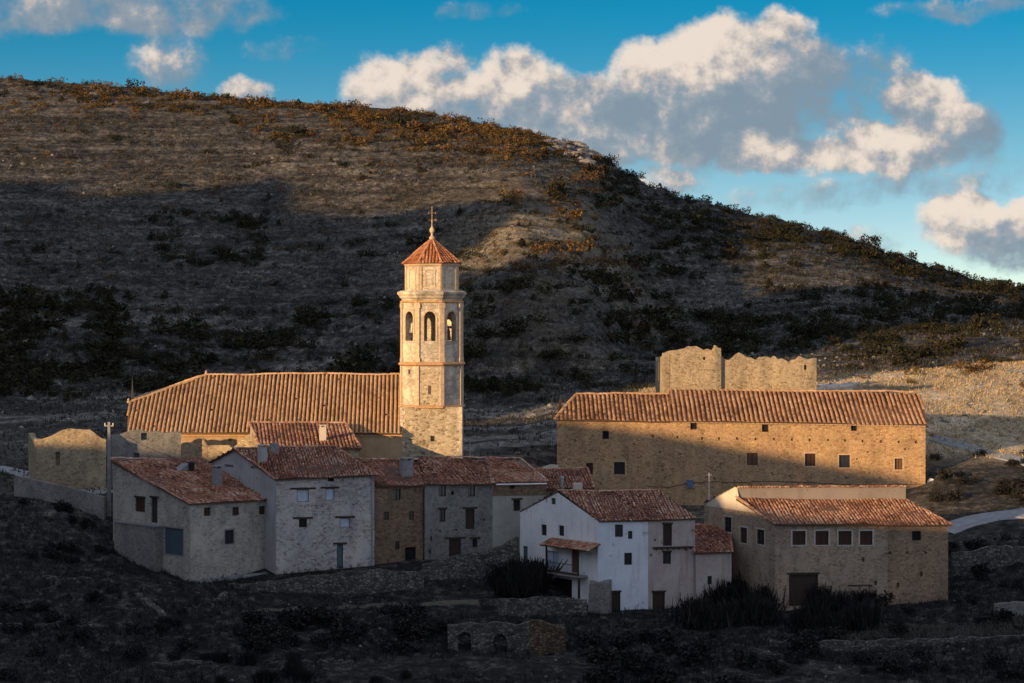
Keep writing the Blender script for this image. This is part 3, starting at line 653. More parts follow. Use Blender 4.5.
# ------------------------------------------------------------------ church
def church():
    a = atx(129, 281); b = atx(402, 282); d = atx(119.5, 297); c = b + Vector((0, 22)); d = a + Vector((-2.6, 22))
    zf = zof(432, 281); h = House('church', 'long church nave with sunlit ribbed terracotta roof, left of the bell tower', 'church', a, b, d, zof(500, 283), zf, zof(376.5, 292), .5, c=c)
    h.hole(h.front, 230, 440, 3, 3)
    h.walls(M['church_wall'])
    fp = h.fplane(.45, 0.0); r1 = Vector(fp[3]); A, B, r2 = fp[0], fp[1], fp[2]
    clip = A.lerp(r1, .5); rl = r1 + (r2 - r1).normalized() * 8.6
    A = A - Vector((.2, 0, 0)); clip = clip - Vector((.25, 0, 0))
    fp2 = [A, B, r2, rl, clip]; h.fp = fp2; mb = MB(); rng = random.Random(3)
    roof_plane(mb, fp2, .47, .5, rng, .6, rr=.30, tone=.10, sag=.06, mot=.6)
    bp = h.bplane(.45, 0.0); D = bp[1]; clip2 = D.lerp(r1, .5)
    roof_plane(mb, [bp[0], D, clip2, rl, r2], .6, .7, rng, .5)
    roof_plane(mb, [clip2, clip, rl], .40, .5, rng, .5)
    up = Vector((0, 0, .08)); ridge_tiles(mb, rl + up, r2 + up, .2, .45, rng); ridge_tiles(mb, clip + up, rl + up, .2, .45, rng); ridge_tiles(mb, clip2 + up, rl + up, .2, .45, rng)
    h.ro = mb.build('roof', [M['tile_church'], M['under']], h.o)
    mb = MB(); w = h.front
    for dz, pr in ((.16, .26), (.42, .14)): mb.box(w.P(w.L / 2, zf - dz, -pr / 2), Vector((w.d.x, w.d.y, 0)), Vector((w.inw.x, w.inw.y, 0)), Vector((0, 0, 1)), w.L / 2, pr / 2 + .02, .10)
    mb.build('cornice', M['trim_ochre'], h.o)
    for p, hh in ((clip, .5), (rl, .45)):
        mb = MB(); mb.lathe(p + Vector((0, 0, .1)), [(.16, 0), (.2, .12), (.08, .2), (.14, .3), (.03, hh)], 8); mb.build('finial', M['ashlar_trim'], h.ro)
church()

def bell_tower():
    dd = 283.0; cx = (432 - 512) / F * (dd + 3.4); cy = dd + 3.4; pm = dd / F
    zz = lambda py: zof(py, dd)
    o = thing('bell_tower', 'tall octagonal stone bell tower with arched belfry and small red tiled spire', 'bell tower', (cx, cy, zz(470)))
    hw = 31 * pm; TW = R(2.5)
    # square rubble base
    mb = MB(); cor = [Vector((cx - hw, cy - hw)), Vector((cx + hw, cy - hw)), Vector((cx + hw, cy + hw)), Vector((cx - hw, cy + hw))]
    zb, zt = zz(500), zz(407)
    for i in range(4):
        w = Wall(cor[i], cor[(i + 1) % 4])
        if i == 0: w.opening(w.rect(430.5, 436, 434.5, 441.5), .5, True)
        w.emit(mb, [(0, zb), (w.L, zb), (w.L, zt), (0, zt)])
    mb.face([Vector((c.x, c.y, zt)) for c in cor])
    mb.build('base', M['stone_tower'], o)
    for k, c in enumerate(cor):                              # dressed quoins on the corners of the base
        z = zb; j = 0; mb = MB()
        while z < zt - .35:
            lx, ly = (.55, .32) if j % 2 else (.32, .55); sx = 1 if c.x > cx else -1; sy = 1 if c.y > cy else -1
            mb.abox((min(c.x + .02 * sx, c.x - lx * sx), min(c.y + .02 * sy, c.y - ly * sy), z), (max(c.x + .02 * sx, c.x - lx * sx), max(c.y + .02 * sy, c.y - ly * sy), z + .38)); z += .42; j += 1
        mb.build('corner_quoins', M['ashlar'], o)
    def octo(r): R_ = r / math.cos(math.pi / 8); return [Vector((cx + R_ * math.cos(-math.pi / 2 - math.pi / 8 - TW + i * math.pi / 4), cy + R_ * math.sin(-math.pi / 2 - math.pi / 8 - TW + i * math.pi / 4))) for i in range(8)]
    # octagonal lower stage with rubble front
    def stage(r, py0, py1, name, m, holes=()):
        mb = MB(); oc = octo(r); z0, z1 = zz(py0), zz(py1)
        for i in range(8):
            w = Wall(oc[i], oc[(i + 1) % 8])
            for (fi, u, zc, ww, hh) in holes:
                if fi == i: w.opening((w.L * u - ww / 2, w.L * u + ww / 2, zc - hh / 2, zc + hh / 2), .4, True)
            w.emit(mb, [(0, z0), (w.L, z0), (w.L, z1), (0, z1)])
        mb.face([Vector((p.x, p.y, z1)) for p in oc]); mb.face([Vector((p.x, p.y, z0)) for p in oc[::-1]])
        return mb.build(name, m, o)
    r0 = 30.2 * pm
    stage(r0, 407.0, 364.5, 'lower_stage', M['ashlar'], [(0, .5, zz(390), .35, 1.0), (7, .5, zz(358 + 14), .3, .5)])
    mb = MB(); oc = octo(r0 + .02); w = Wall(oc[0], oc[1])
    q = [(.3, zz(406)), (w.L - .3, zz(406)), (w.L - .45, zz(372)), (w.L * .6, zz(368)), (.5, zz(371))]
    w.opening((w.L * .5 - .19, w.L * .5 + .19, zz(390) - .52, zz(390) + .52), .02); w.emit(mb, q); mb.build('rubble_panel', M['stone_tower'], o)
    mb = MB()
    for i in range(8):                                         # flat pilasters at the arrises
        p = oc[i]; n = (p - Vector((cx, cy))).normalized()
        mb.box(Vector((p.x, p.y, (zz(407) + zz(364.5)) / 2)) - Vector((n.x, n.y, 0)) * .10, (-n.y, n.x, 0), (n.x, n.y, 0), (0, 0, 1), .22, .14, (zz(364.5) - zz(407)) / 2)
    mb.build('pilaster_strips', M['ashlar_trim'], o)
    def ring(name, py, prof, m, base_r):
        mb = MB(); oc_rot = -math.pi / 2 - math.pi / 8 - TW; k = 1 / math.cos(math.pi / 8)
        mb.lathe((cx, cy, zz(py)), [((base_r + pr) * k, dz) for pr, dz in prof], 8, rot=oc_rot); mb.build(name, m, o)
    ring('string_course', 409.0, [(.02, 0), (.28, .12), (.28, .30), (.02, .42)], M['trim_ochre'], r0)
    ring('string_course', 366.5, [(.0, 0), (.30, .18), (.32, .32), (.10, .50)], M['trim_ochre'], r0)
    # belfry with arched openings, thick walls
    mb = MB(); oc = octo(r0 * .985); inn = octo(r0 * .985 - .75); z0, z1 = zz(363), zz(299)
    mb_f = MB()
    for i in range(8):
        w = Wall(oc[i], oc[(i + 1) % 8]); wi = Wall(inn[i], inn[(i + 1) % 8]); L = w.L; hw_ = .66; um = L / 2; zs = zz(341); za = zz(318); n = 8
        arc = [(um - hw_ * math.cos(math.pi * k / n), za + hw_ * 1.15 * math.sin(math.pi * k / n)) for k in range(n + 1)]
        for W_, flip, off in ((w, False, 0), (wi, True, (L - wi.L) / 2)):
            def F_(pts):
                pts = [W_.P(u - off, z) for u, z in pts]; mb.face(pts[::-1] if flip else pts)
            lo, hi = off, off + W_.L
            if i in (3, 4, 5): F_([(lo, z0), (hi, z0), (hi, z1), (lo, z1)]); continue  # unseen rear faces left solid, keeping the belfry dark inside
            F_([(lo, z0), (hi, z0), (hi, zs), (lo, zs)])
            F_([(lo, zs), (um - hw_, zs), (um - hw_, za), (lo, za)]); F_([(um + hw_, zs), (hi, zs), (hi, za), (um + hw_, za)])
            F_([(lo, za), (um - hw_, za)] + arc[1:n // 2 + 1] + [(um, z1), (lo, z1)]); F_([(um, z1)] + arc[n // 2:n] + [(um + hw_, za), (hi, za), (hi, z1)])
        if i in (3, 4, 5): continue
        outl = [(um - hw_, zs)] + arc + [(um + hw_, zs)]; off = (L - wi.L) / 2
        for (ua, zza), (ub, zzb) in zip(outl, outl[1:] + outl[:1]):
            mb.face([w.P(ua, zza), w.P(ub, zzb), wi.P(ub - off, zzb), wi.P(ua - off, zza)])
        # moulded surround of the arch
        o2 = [(um - hw_ - .2, zs)] + [(um - (hw_ + .2) * math.cos(math.pi * k / n), za + (hw_ * 1.15 + .2) * math.sin(math.pi * k / n)) for k in range(n + 1)] + [(um + hw_ + .2, zs)]
        for (p_, p2, q_, q2) in zip(outl, outl[1:], o2, o2[1:]):
            mb_f.face([w.P(*p_, -.05), w.P(*p2, -.05), w.P(*q2, -.05), w.P(*q_, -.05)]); mb_f.face([w.P(*q_, -.05), w.P(*q2, -.05), w.P(*q2, .0), w.P(*q_, .0)]); mb_f.face([w.P(*p_, -.05), w.P(*p2, -.05), w.P(*p2, .02), w.P(*p_, .02)])
    mb.face([Vector((p.x, p.y, z1 - .05)) for p in oc]); mb.face([Vector((p.x, p.y, z0 + .3)) for p in oc])
    bf = mb.build('belfry', M['ashlar'], o)
    mb_f.build('arch_surrounds', M['ashlar_trim'], bf)
    mb = MB()
    for i in range(8):
        p = oc[i]; n = (p - Vector((cx, cy))).normalized()
        for pyA, pyB, wd in ((364, 301, .26), (308, 303.5, .36), (362, 358, .34)):
            mb.box(Vector((p.x, p.y, (zz(pyA) + zz(pyB)) / 2)) - Vector((n.x, n.y, 0)) * .10, (-n.y, n.x, 0), (n.x, n.y, 0), (0, 0, 1), wd, .10 + wd * .28, (zz(pyB) - zz(pyA)) / 2)
    mb.build('pilaster_strips', M['ashlar_trim'], bf)
    for i in (7,):
        w = Wall(oc[i], oc[(i + 1) % 8]); c = w.P(w.L / 2, zz(321), .55)
        mb = MB(); mb.lathe(c, [(.52, -1.35), (.46, -1.2), (.36, -.75), (.30, -.3), (.2, -.12), (.05, 0)], 14); mb.tube(c + Vector((0, 0, -1.4)), c + Vector((0, 0, -.9)), .05)
        bl = mb.build('bell', M['bronze'], o)
        mb = MB(); d3 = Vector((w.d.x, w.d.y, 0)); i3 = Vector((w.inw.x, w.inw.y, 0)); mb.box(c + Vector((0, 0, .12)), d3, i3, (0, 0, 1), .64, .1, .14); mb.build('headstock', M['wood'], bl)
    ring('string_course', 303.0, [(.0, 0), (.18, .10), (.18, .22), (.0, .3)], M['trim_ochre'], r0 * .985)
    ring('cornice', 299.2, [(.02, 0), (.22, .18), (.30, .4), (.46, .55), (.50, .8), (.1, .98)], M['ashlar'], r0 * .985)
    r2 = 25.8 * pm
    stage(r2, 292, 264.5, 'drum', M['ashlar'])
    mb = MB(); oc2 = octo(r2)
    for i in range(8):
        w = Wall(oc2[i], oc2[(i + 1) % 8]); d3 = Vector((w.d.x, w.d.y, 0)); i3 = Vector((w.inw.x, w.inw.y, 0))
        for u in (.14, w.L - .14): mb.box(w.P(u, (zz(290) + zz(266)) / 2, -.02), d3, i3, (0, 0, 1), .13, .08, (zz(266) - zz(290)) / 2)
        for u in (w.L * .5 - .55, w.L * .5 + .55): mb.box(w.P(u, (zz(288) + zz(270)) / 2, -.01), d3, i3, (0, 0, 1), .06, .05, (zz(270) - zz(288)) / 2)
        mb.box(w.P(w.L / 2, zz(269.6), -.012), d3, i3, (0, 0, 1), .66, .05, .07); mb.box(w.P(w.L / 2, zz(287.6), -.012), d3, i3, (0, 0, 1), .66, .05, .07)
    mb.build('panel_mouldings', M['ashlar_trim'], o)
    ring('cornice', 266.3, [(.0, 0), (.16, .12), (.24, .3), (.1, .42)], M['ashlar_trim'], r2)
    # pyramidal tiled spire
    mb = MB(); oc3 = octo(r2 + .32); ze = zz(263.2); za = zz(238); rng = random.Random(5)
    apex = Vector((cx, cy, za)); mid = octo((r2 + .32) * .42); zm = ze + (za - ze) * .52
    for i in range(8):
        e0, e1 = oc3[i], oc3[(i + 1) % 8]; roof_plane(mb, [Vector((e0.x, e0.y, ze)), Vector((e1.x, e1.y, ze)), apex], .36, .4, rng, .4, rr=.36, thick=.08, sag=.03)
        ridge_tiles(mb, Vector((e0.x, e0.y, ze + .08)), apex + Vector((0, 0, .05)), .13, .4, rng, .2)
    rf = mb.build('roof', [M['tile_orange'], M['under']], o)
    mb = MB(); mb.lathe((cx, cy, za - .1), [(.3, 0), (.34, .25), (.14, .45), (.12, .7), (.26, .9), (.30, 1.1), (.2, 1.3), (.07, 1.5), (.05, 2.0), (.12, 2.1), (.05, 2.25)], 10)
    fi = mb.build('finial', M['ashlar_trim'], rf)
    mb = MB(); zc0 = za + 2.0; mb.tube((cx, cy, zc0), (cx, cy, zz(205)), .045, .03, 6); mb.tube((cx - .42, cy, zz(212)), (cx + .42, cy, zz(212)), .04, .04, 6)
    for sx in (-1, 1): mb.tube((cx + sx * .42, cy, zz(212) - .12), (cx + sx * .42, cy, zz(212) + .12), .03)
    mb.tube((cx - .5, cy, zz(219)), (cx + .35, cy, zz(219)), .03); mb.face([(cx + .3, cy - .01, zz(219) - .16), (cx + .62, cy - .01, zz(219)), (cx + .3, cy - .01, zz(219) + .16)])
    mb.build('cross', M['gilt'], fi)
bell_tower()

# ------------------------------------------------------------------ the long sunlit building
def big_house():
    a = atx(557, 285); b = atx(925.5, 285.5); d = a + Vector((1.0, 15))
    h = House('long_house', 'long ochre stone building with a row of putlog holes, largest on the right', 'building', a, b, d, zof(540, 285), zof(419, 285), zof(395.5, 292.5), .5,
              zfb=zof(425.5, 285.5), zrb=zof(396.5, 292.5))
    f = h.front
    for x0, y0, x1, y1 in ((690.4, 423, 697, 429.5), (762, 424.5, 768.5, 432), (851, 425.5, 857, 431), (602.5, 431, 609, 439)): h.win(f, x0, y0, x1, y1, 'void', bars=False)
    h.win(f, 747, 453, 757.6, 465, 'tan'); h.win(f, 805, 453.5, 815.5, 466, 'shutter', surround=M['surround_tan']); h.win(f, 839, 455, 850, 467.5, 'half', surround=M['surround_tan'])
    h.win(f, 894.7, 458.5, 902.5, 469.5, 'tan', surround=M['surround_tan']); h.win(f, 614, 462, 625, 474.5, 'half', surround=M['surround_tan']); h.win(f, 586, 463, 593, 474.5, 'shutter')
    for x, y in zip((653, 677.5, 702, 719, 737, 755.6, 774, 792, 809.5, 828, 845, 862.6, 881, 899, 916), (436, 437, 438.5, 438.5, 438.5, 439, 439, 439.5, 440, 440, 440.5, 441, 441.5, 442, 442)): h.hole(f, x, y, 1.9, 2.6)
    for x, y in ((660, 452), (680, 454), (663, 470), (648, 478), (714, 478), (772, 473), (790, 476), (857, 459), (846, 478), (880, 478), (584, 452), (575, 440), (634, 444), (720, 464), (905, 449), (868, 452)): h.hole(f, x, y, 1.5, 1.8)
    h.walls(M['stone_big'])
    mb = MB(); rng = random.Random(17); up = Vector((0, 0, .14)); fp = h.fplane(.4, .2); A, B, r2, r1 = fp
    seam = .305; Em = A.lerp(B, seam); Rm = r1.lerp(r2, seam); ri = r1 + (r2 - r1).normalized() * 2.1
    roof_plane(mb, [A, Em, Rm, ri], .50, .5, rng, .9, rr=.31, tone=-.02)
    lift = Vector((0, 0, .26)); lo = Vector((0, 0, .08)); back = Vector((0, .3, .15))
    roof_plane(mb, [Em + lo, B + lo, r2 + lift + back * .3, Rm + lift + back], .54, .5, rng, .7, rr=.30, tone=.06, mot=.75)
    bp = h.bplane(.4, .2); roof_plane(mb, [bp[0], bp[1], ri, r2], .8, .8, rng, .6); roof_plane(mb, [bp[1], A, ri], .5, .5, rng, .8)
    ridge_tiles(mb, ri + up * .5, Rm + up * .5, .2, .45, rng); ridge_tiles(mb, Rm + lift + back + up * .5, r2 + lift + back * .3 + up * .5, .2, .45, rng); ridge_tiles(mb, A + up * .4, ri + up * .5, .2, .45, rng)
    mb.build('roof', [M['tile_big'], M['under']], h.o)
    mb = MB(); w = f
    for k in range(80):
        u = (k + .5) * w.L / 80; zt = h.zf + (h.zfb - h.zf) * (k + .5) / 80
        mb.box(w.P(u, zt - .08, -.1), Vector((w.d.x, w.d.y, 0)), Vector((w.inw.x, w.inw.y, 0)), Vector((0, 0, 1)), w.L / 160 - .03, .12, .06)
    mb.build('eaves_course', M['surround_tan'], h.o)
    p = f.uz(690, 484); q = f.P(p[0], p[1], -.2); mb = MB(); mb.abox(q - Vector((.3, .12, .4)), q + Vector((.3, .12, .4))); mb.abox(q + Vector((-.36, -.16, .4)), q + Vector((.36, .14, .46))); mb.build('meter_box', M['blue_plastic'], h.o)
    mb = MB(); prev = None
    for x, y in ((648, 486), (668, 487.5), (690, 483), (715, 481.5), (740, 482.5), (765, 481), (800, 482), (860, 485), (924, 484)):
        u, z = f.uz(x, y); g = f.P(u, z, -.05)
        if prev is not None: mb.tube(prev, g, .03, .03, 4)
        prev = g
    mb.build('cable', M['iron'], h.o)
    c = h.right.P(.4, zof(483, 285.5), -.6); mb = MB(); n = Vector((.35, -.9, .25)).normalized(); a_ = n.orthogonal().normalized(); b_ = n.cross(a_); prof = [(.05, 0), (.25, .03), (.42, .10), (.5, .17)]
    for (r_, z_), (r_2, z_2) in zip(prof, prof[1:]):
        for i in range(14):
            t0, t1 = 2 * math.pi * i / 14, 2 * math.pi * (i + 1) / 14; P_ = lambda r, t, z: c + (a_ * math.cos(t) + b_ * math.sin(t)) * r + n * z
            mb.face([P_(r_, t0, z_), P_(r_, t1, z_), P_(r_2, t1, z_2), P_(r_2, t0, z_2)])
    mb.tube(c, c + n * .5, .02); mb.tube(c, h.right.P(.4, zof(485, 285.5), 0), .03); mb.build('satellite_dish', M['white_paint'], h.o)
big_house()

# ------------------------------------------------------------------ village row
def house_left():
    a = atx(190, 248); b = atx(279, 255); d = atx(113, 258.5)
    h = House('village_house', 'grey stone house at the left end of the row with a blue door', 'house', a, b, d, zof(610, 250), zof(505, 248), zof(460, 258.5), 1.0, zfb=zof(499, 255), zrb=zof(462, 264))
    L, Fr = h.left, h.front
    h.win(L, 135, 498, 145, 512, 'shutter', lintel=True, lint_ext=.15); h.win(L, 151, 498, 157.5, 523, 'door', lintel=True, name='door')
    h.win(L, 163.5, 528, 183, 555, 'blue', name='door', label='wide blue plank garage door', surround=M['concrete'])
    for x0, y0, x1, y1 in ((204, 507.5, 210.5, 516), (232.5, 507, 239, 515.5), (259, 506, 265.5, 514.5)): h.win(Fr, x0, y0, x1, y1, 'shutter')
    h.win(Fr, 225, 530, 234, 544, 'dark', surround=M['concrete'])
    h.walls(M['stone_warm_grey']); h.roof(M['tile_red'], .28, .4, .35, .2, 1.6, ridge=True)
    h.chimney(213, 221, 468, 486, M['concrete'])
    downpipe(h, Fr, Fr.L - .3, h.zfb - .1, zof(575, 254), 'iron')
    # low dormer vent with a flue on the slope
    p = plane_hit(184, 474, h.fp); mb = MB(); ex = Vector((h.front.d.x, h.front.d.y, 0)); ey = Vector((-ex.y, ex.x, 0))
    b0 = p - ex * .85 + Vector((0, 0, -.2)); mb.mesh([b0, b0 + ex * 1.5, b0 + ex * 1.5 + Vector((0, 0, 1.25)), b0 + ex * .2 + Vector((0, 0, .55)), b0 + ey * 1.3, b0 + ex * 1.5 + ey * 1.3, b0 + ex * 1.5 + ey * 1.3 + Vector((0, 0, 1.25)), b0 + ex * .2 + ey * 1.3 + Vector((0, 0, .55))],
            [(0, 1, 2, 3), (5, 4, 7, 6), (1, 5, 6, 2), (4, 0, 3, 7), (3, 2, 6, 7)]); mb.build('dormer', M['concrete'], h.ro)
    mb = MB(); q = plane_hit(190.5, 474, h.fp) + Vector((.1, 0, 0)); mb.lathe(q, [(.27, -.4), (.27, 1.0), (.33, 1.02), (.33, 1.2), (.05, 1.35)], 10); mb.build('flue', M['iron'], h.ro)
    # terrace in front of the side door
    w = h.left; u0, u1 = w.uz(121, 540)[0], w.uz(163, 540)[0]; zt = w.uz(140, 524)[1]; mb = MB()
    d3 = Vector((w.d.x, w.d.y, 0)); i3 = Vector((w.inw.x, w.inw.y, 0)); mb.box(w.P((u0 + u1) / 2, (zt + zof(590, 252)) / 2, -.42), d3, i3, (0, 0, 1), (u1 - u0) / 2, .4, (zt - zof(590, 252)) / 2)
    te = mb.build('terrace', M['stone_green_grey'], h.o)
    mb = MB(); mb.box(w.P((u0 + u1) / 2, zt + .06, -.44), d3, i3, (0, 0, 1), (u1 - u0) / 2 + .06, .46, .06); mb.build('coping', M['concrete'], te)
    w = h.front; mb = MB(); n = 10
    for k in range(n):
        u = w.L * (k + .5) / n; zt = zof(578.5 - 4 * k / n, 250); mb.box(w.P(u + .6, zt - 1.0, -.62), Vector((w.d.x, w.d.y, 0)), Vector((w.inw.x, w.inw.y, 0)), Vector((0, 0, 1)), w.L / n / 2 + .04, .6, 1.0 + .004 * k)
    mb.build('walkway', M['road_grey'], h.o)
house_left()

def house_pale():
    a = atx(276, 252); b = atx(374.5, 254); d = atx(199, 266)
    h = House('village_house', 'pale grey stone house with a smooth grey gable and pale blue shutters', 'house', a, b, d, zof(600, 252), zof(479, 252), zof(449.5, 259), .5, zfb=zof(475.5, 254))
    f = h.front
    h.win(f, 297, 489.5, 309, 502, 'pale', lintel=True, lint_ext=.7, bars=False); h.win(f, 325.5, 488.5, 334.5, 500.5, 'pale', lintel=True, lint_ext=.5, bars=False)
    h.win(f, 299, 519, 307, 527.5, 'dark', lintel=True, lint_ext=.6); h.win(f, 340, 518, 350, 527.5, 'pale', lintel=True, lint_ext=.5, bars=False)
    h.win(f, 337, 544.5, 343, 568.5, 'teal', lintel=True, lint_ext=.4, name='door'); h.win(f, 328, 478, 334, 481.5, 'void', bars=False)
    h.hole(h.left, 229, 466, 9, 2.6); h.hole(h.left, 254, 467.5, 7, 2.6)
    h.walls(M['stone_pale'], ('front', 'right', 'back'))
    mb = MB(); zb = h.zbase; uL = (Vector(h.r1.xy) - h.left.p0).dot(h.left.d); h.left.emit(mb, [(0, zb), (h.left.L, zb), (h.left.L, h.zf), (uL, h.zr), (0, h.zb)]); mb.build('gable_wall', M['gable_grey'], h.o)
    h.roof(M['tile_red'], .28, .4, .35, .25, 1.6); downpipe(h, f, f.L - .25, h.zfb - .1, zof(570, 254))
    h.chimney(258, 267, 447, 462, M['gable_grey']); h.chimney(270.5, 278.5, 443, 453, M['concrete'], cap=False)
house_pale()

def row_house(label, x0, d0, x1, d1, ye0, ye1, yr, dr, m, roofm, xr0=None, xr1=None, yb=600):
    a, b = atx(x0, d0), atx(x1, d1); ra, rb = atx(xr0 or x0 + 1, dr), atx(xr1 or x1 + 1, dr); d = a + (ra - a) * 2; c = b + (rb - b) * 2
    return House('village_house', label, 'house', a, b, d, zof(yb, d0), zof(ye0, d0), zof(yr, dr), .5, c=c, zfb=zof(ye1, d1), ridge=(ra, rb))
def houses_row():
    h = row_house('narrow brown rubble stone house between the pale house and the green grey one', 375, 254.3, 424.5, 256.2, 487, 486, 461.5, 264, M['stone_brown'], 0, 352, 418)
    f = h.front
    h.win(f, 394, 489, 400.5, 500); h.win(f, 383.5, 512, 389, 520); h.win(f, 408.7, 511.5, 414, 520); h.win(f, 395, 541, 399.5, 549.5); h.win(f, 405, 547, 416, 561, 'void', name='door')
    h.walls(M['stone_brown']); h.roof(M['tile_red'], .28, .4, .35, 0.0, 1.6, tone=-.03); h.chimney(401, 412, 460, 474, M['concrete']); downpipe(h, f, f.L - .15, h.zfb - .1, zof(566, 256), 'iron')
    h = row_house('green grey stone house with a dark barn door, middle of the row', 424.8, 256.2, 492, 258.4, 485, 484, 459, 266, M['stone_green_grey'], 0, 418, 484)
    f = h.front
    h.win(f, 439, 485.5, 446, 496.5, 'dark'); h.win(f, 468, 485, 475, 496.5, 'dark'); h.win(f, 451, 491, 454, 495, 'void', bars=False); h.win(f, 439.5, 509.5, 445.5, 522, 'dark', lintel=True, lint_ext=.2)
    h.win(f, 465.5, 509, 474.5, 529, 'door', lintel=True, name='door', lint_ext=.3); h.win(f, 449, 539, 461, 558, 'door', lintel=True, name='door', lint_ext=.5); h.win(f, 472.5, 539, 477.5, 547.5, 'dark', lintel=True, lint_ext=.3)
    for x, y in ((431, 539), (430, 552), (456, 530), (484, 520), (440, 531)): h.hole(f, x, y, 2, 5 if x < 435 else 2)
    h.walls(M['stone_green_grey']); h.roof(M['tile_red'], .28, .4, .35, 0.0, 1.6, tone=-.02)
    h = row_house('greenish plaster house with a brown attic band and white gutter', 492.3, 258.4, 546, 262, 483, 482, 459.5, 268, M['green_plaster'], 0, 485, 520)
    f = h.front; h.win(f, 509.5, 483.5, 515, 489, 'dark', bars=False); h.win(f, 513.5, 500, 520.5, 511, 'dark', lintel=True)
    u0 = f.uz(493, 496)[1]
    h.walls(M['green_plaster'])
    mb = MB(); w = Wall(f.P(0, 0, -.03).xy, f.P(f.L, 0, -.03).xy); r_ = w.rect(509.5, 483.5, 515, 489); w.opening(r_, .03); w.emit(mb, [(0.05, u0), (w.L, u0 - .2), (w.L, h.zfb - .02), (.05, h.zf - .02)]); mb.build('attic_band', M['stone_brown'], h.o)
    fp = h.fplane(.35, .1); mb = MB(); rng = random.Random(8); roof_plane(mb, fp, .28, .4, rng, 1.6); roof_plane(mb, h.bplane(.3, .1), .45, .6, rng, 1.5); ridge_tiles(mb, fp[3] + Vector((0, 0, .05)), fp[2] + Vector((0, 0, .05)), .13, .42, rng); ridge_tiles(mb, fp[1] + Vector((0, 0, .05)), fp[2] + Vector((0, 0, .05)), .13, .42, rng)
    h.ro = mb.build('roof', [M['tile_red'], M['under']], h.o)
    mb = MB(); q0 = f.P(.2, h.zf - .14, -.42); q1 = f.P(f.L - .2, h.zfb - .14, -.42); mb.tube(q0, q1, .08, .08, 6); mb.build('gutter', M['white_paint'], h.ro)
houses_row()

def low_house_behind():
    a = atx(541, 267); b = atx(592, 267.5); d = atx(536, 275)
    h = House('village_house', 'low house with dark red roof squeezed behind the white house', 'house', a, b, d, zof(560, 268), zof(489, 267), zof(470.5, 274), 1.0)
    h.walls(M['stone_brown']); h.roof(M['tile_red'], .28, .4, .3, .2, 1.6, tone=-.08)
    mb = MB(); p = plane_hit(562, 488, h.fp); mb.lathe(p, [(.16, -.3), (.16, 1.0), (.24, 1.05), (.22, 1.2), (.04, 1.3)], 10); mb.build('flue', M['metal'], h.ro)
    h.chimney(573, 582, 483, 490, M['cream'], cap=False)
low_house_behind()

def barn():
    a = atx(262, 271); b = atx(360, 272.5); d = atx(250, 280)
    h = House('barn', 'old barn with partly sunlit ribbed brown tiled roof below the church', 'barn', a, b, d, zof(520, 272), zof(449.5, 271), zof(424.5, 280), 1.0)
    h.hole(h.front, 300, 455, 5, 4); h.walls(M['stone_ruin']); h.roof(M['tile_brown'], .40, .45, .35, .1, 1.0, tone=.05)
    h.chimney(319.5, 326, 427, 441, M['cream'])
barn()

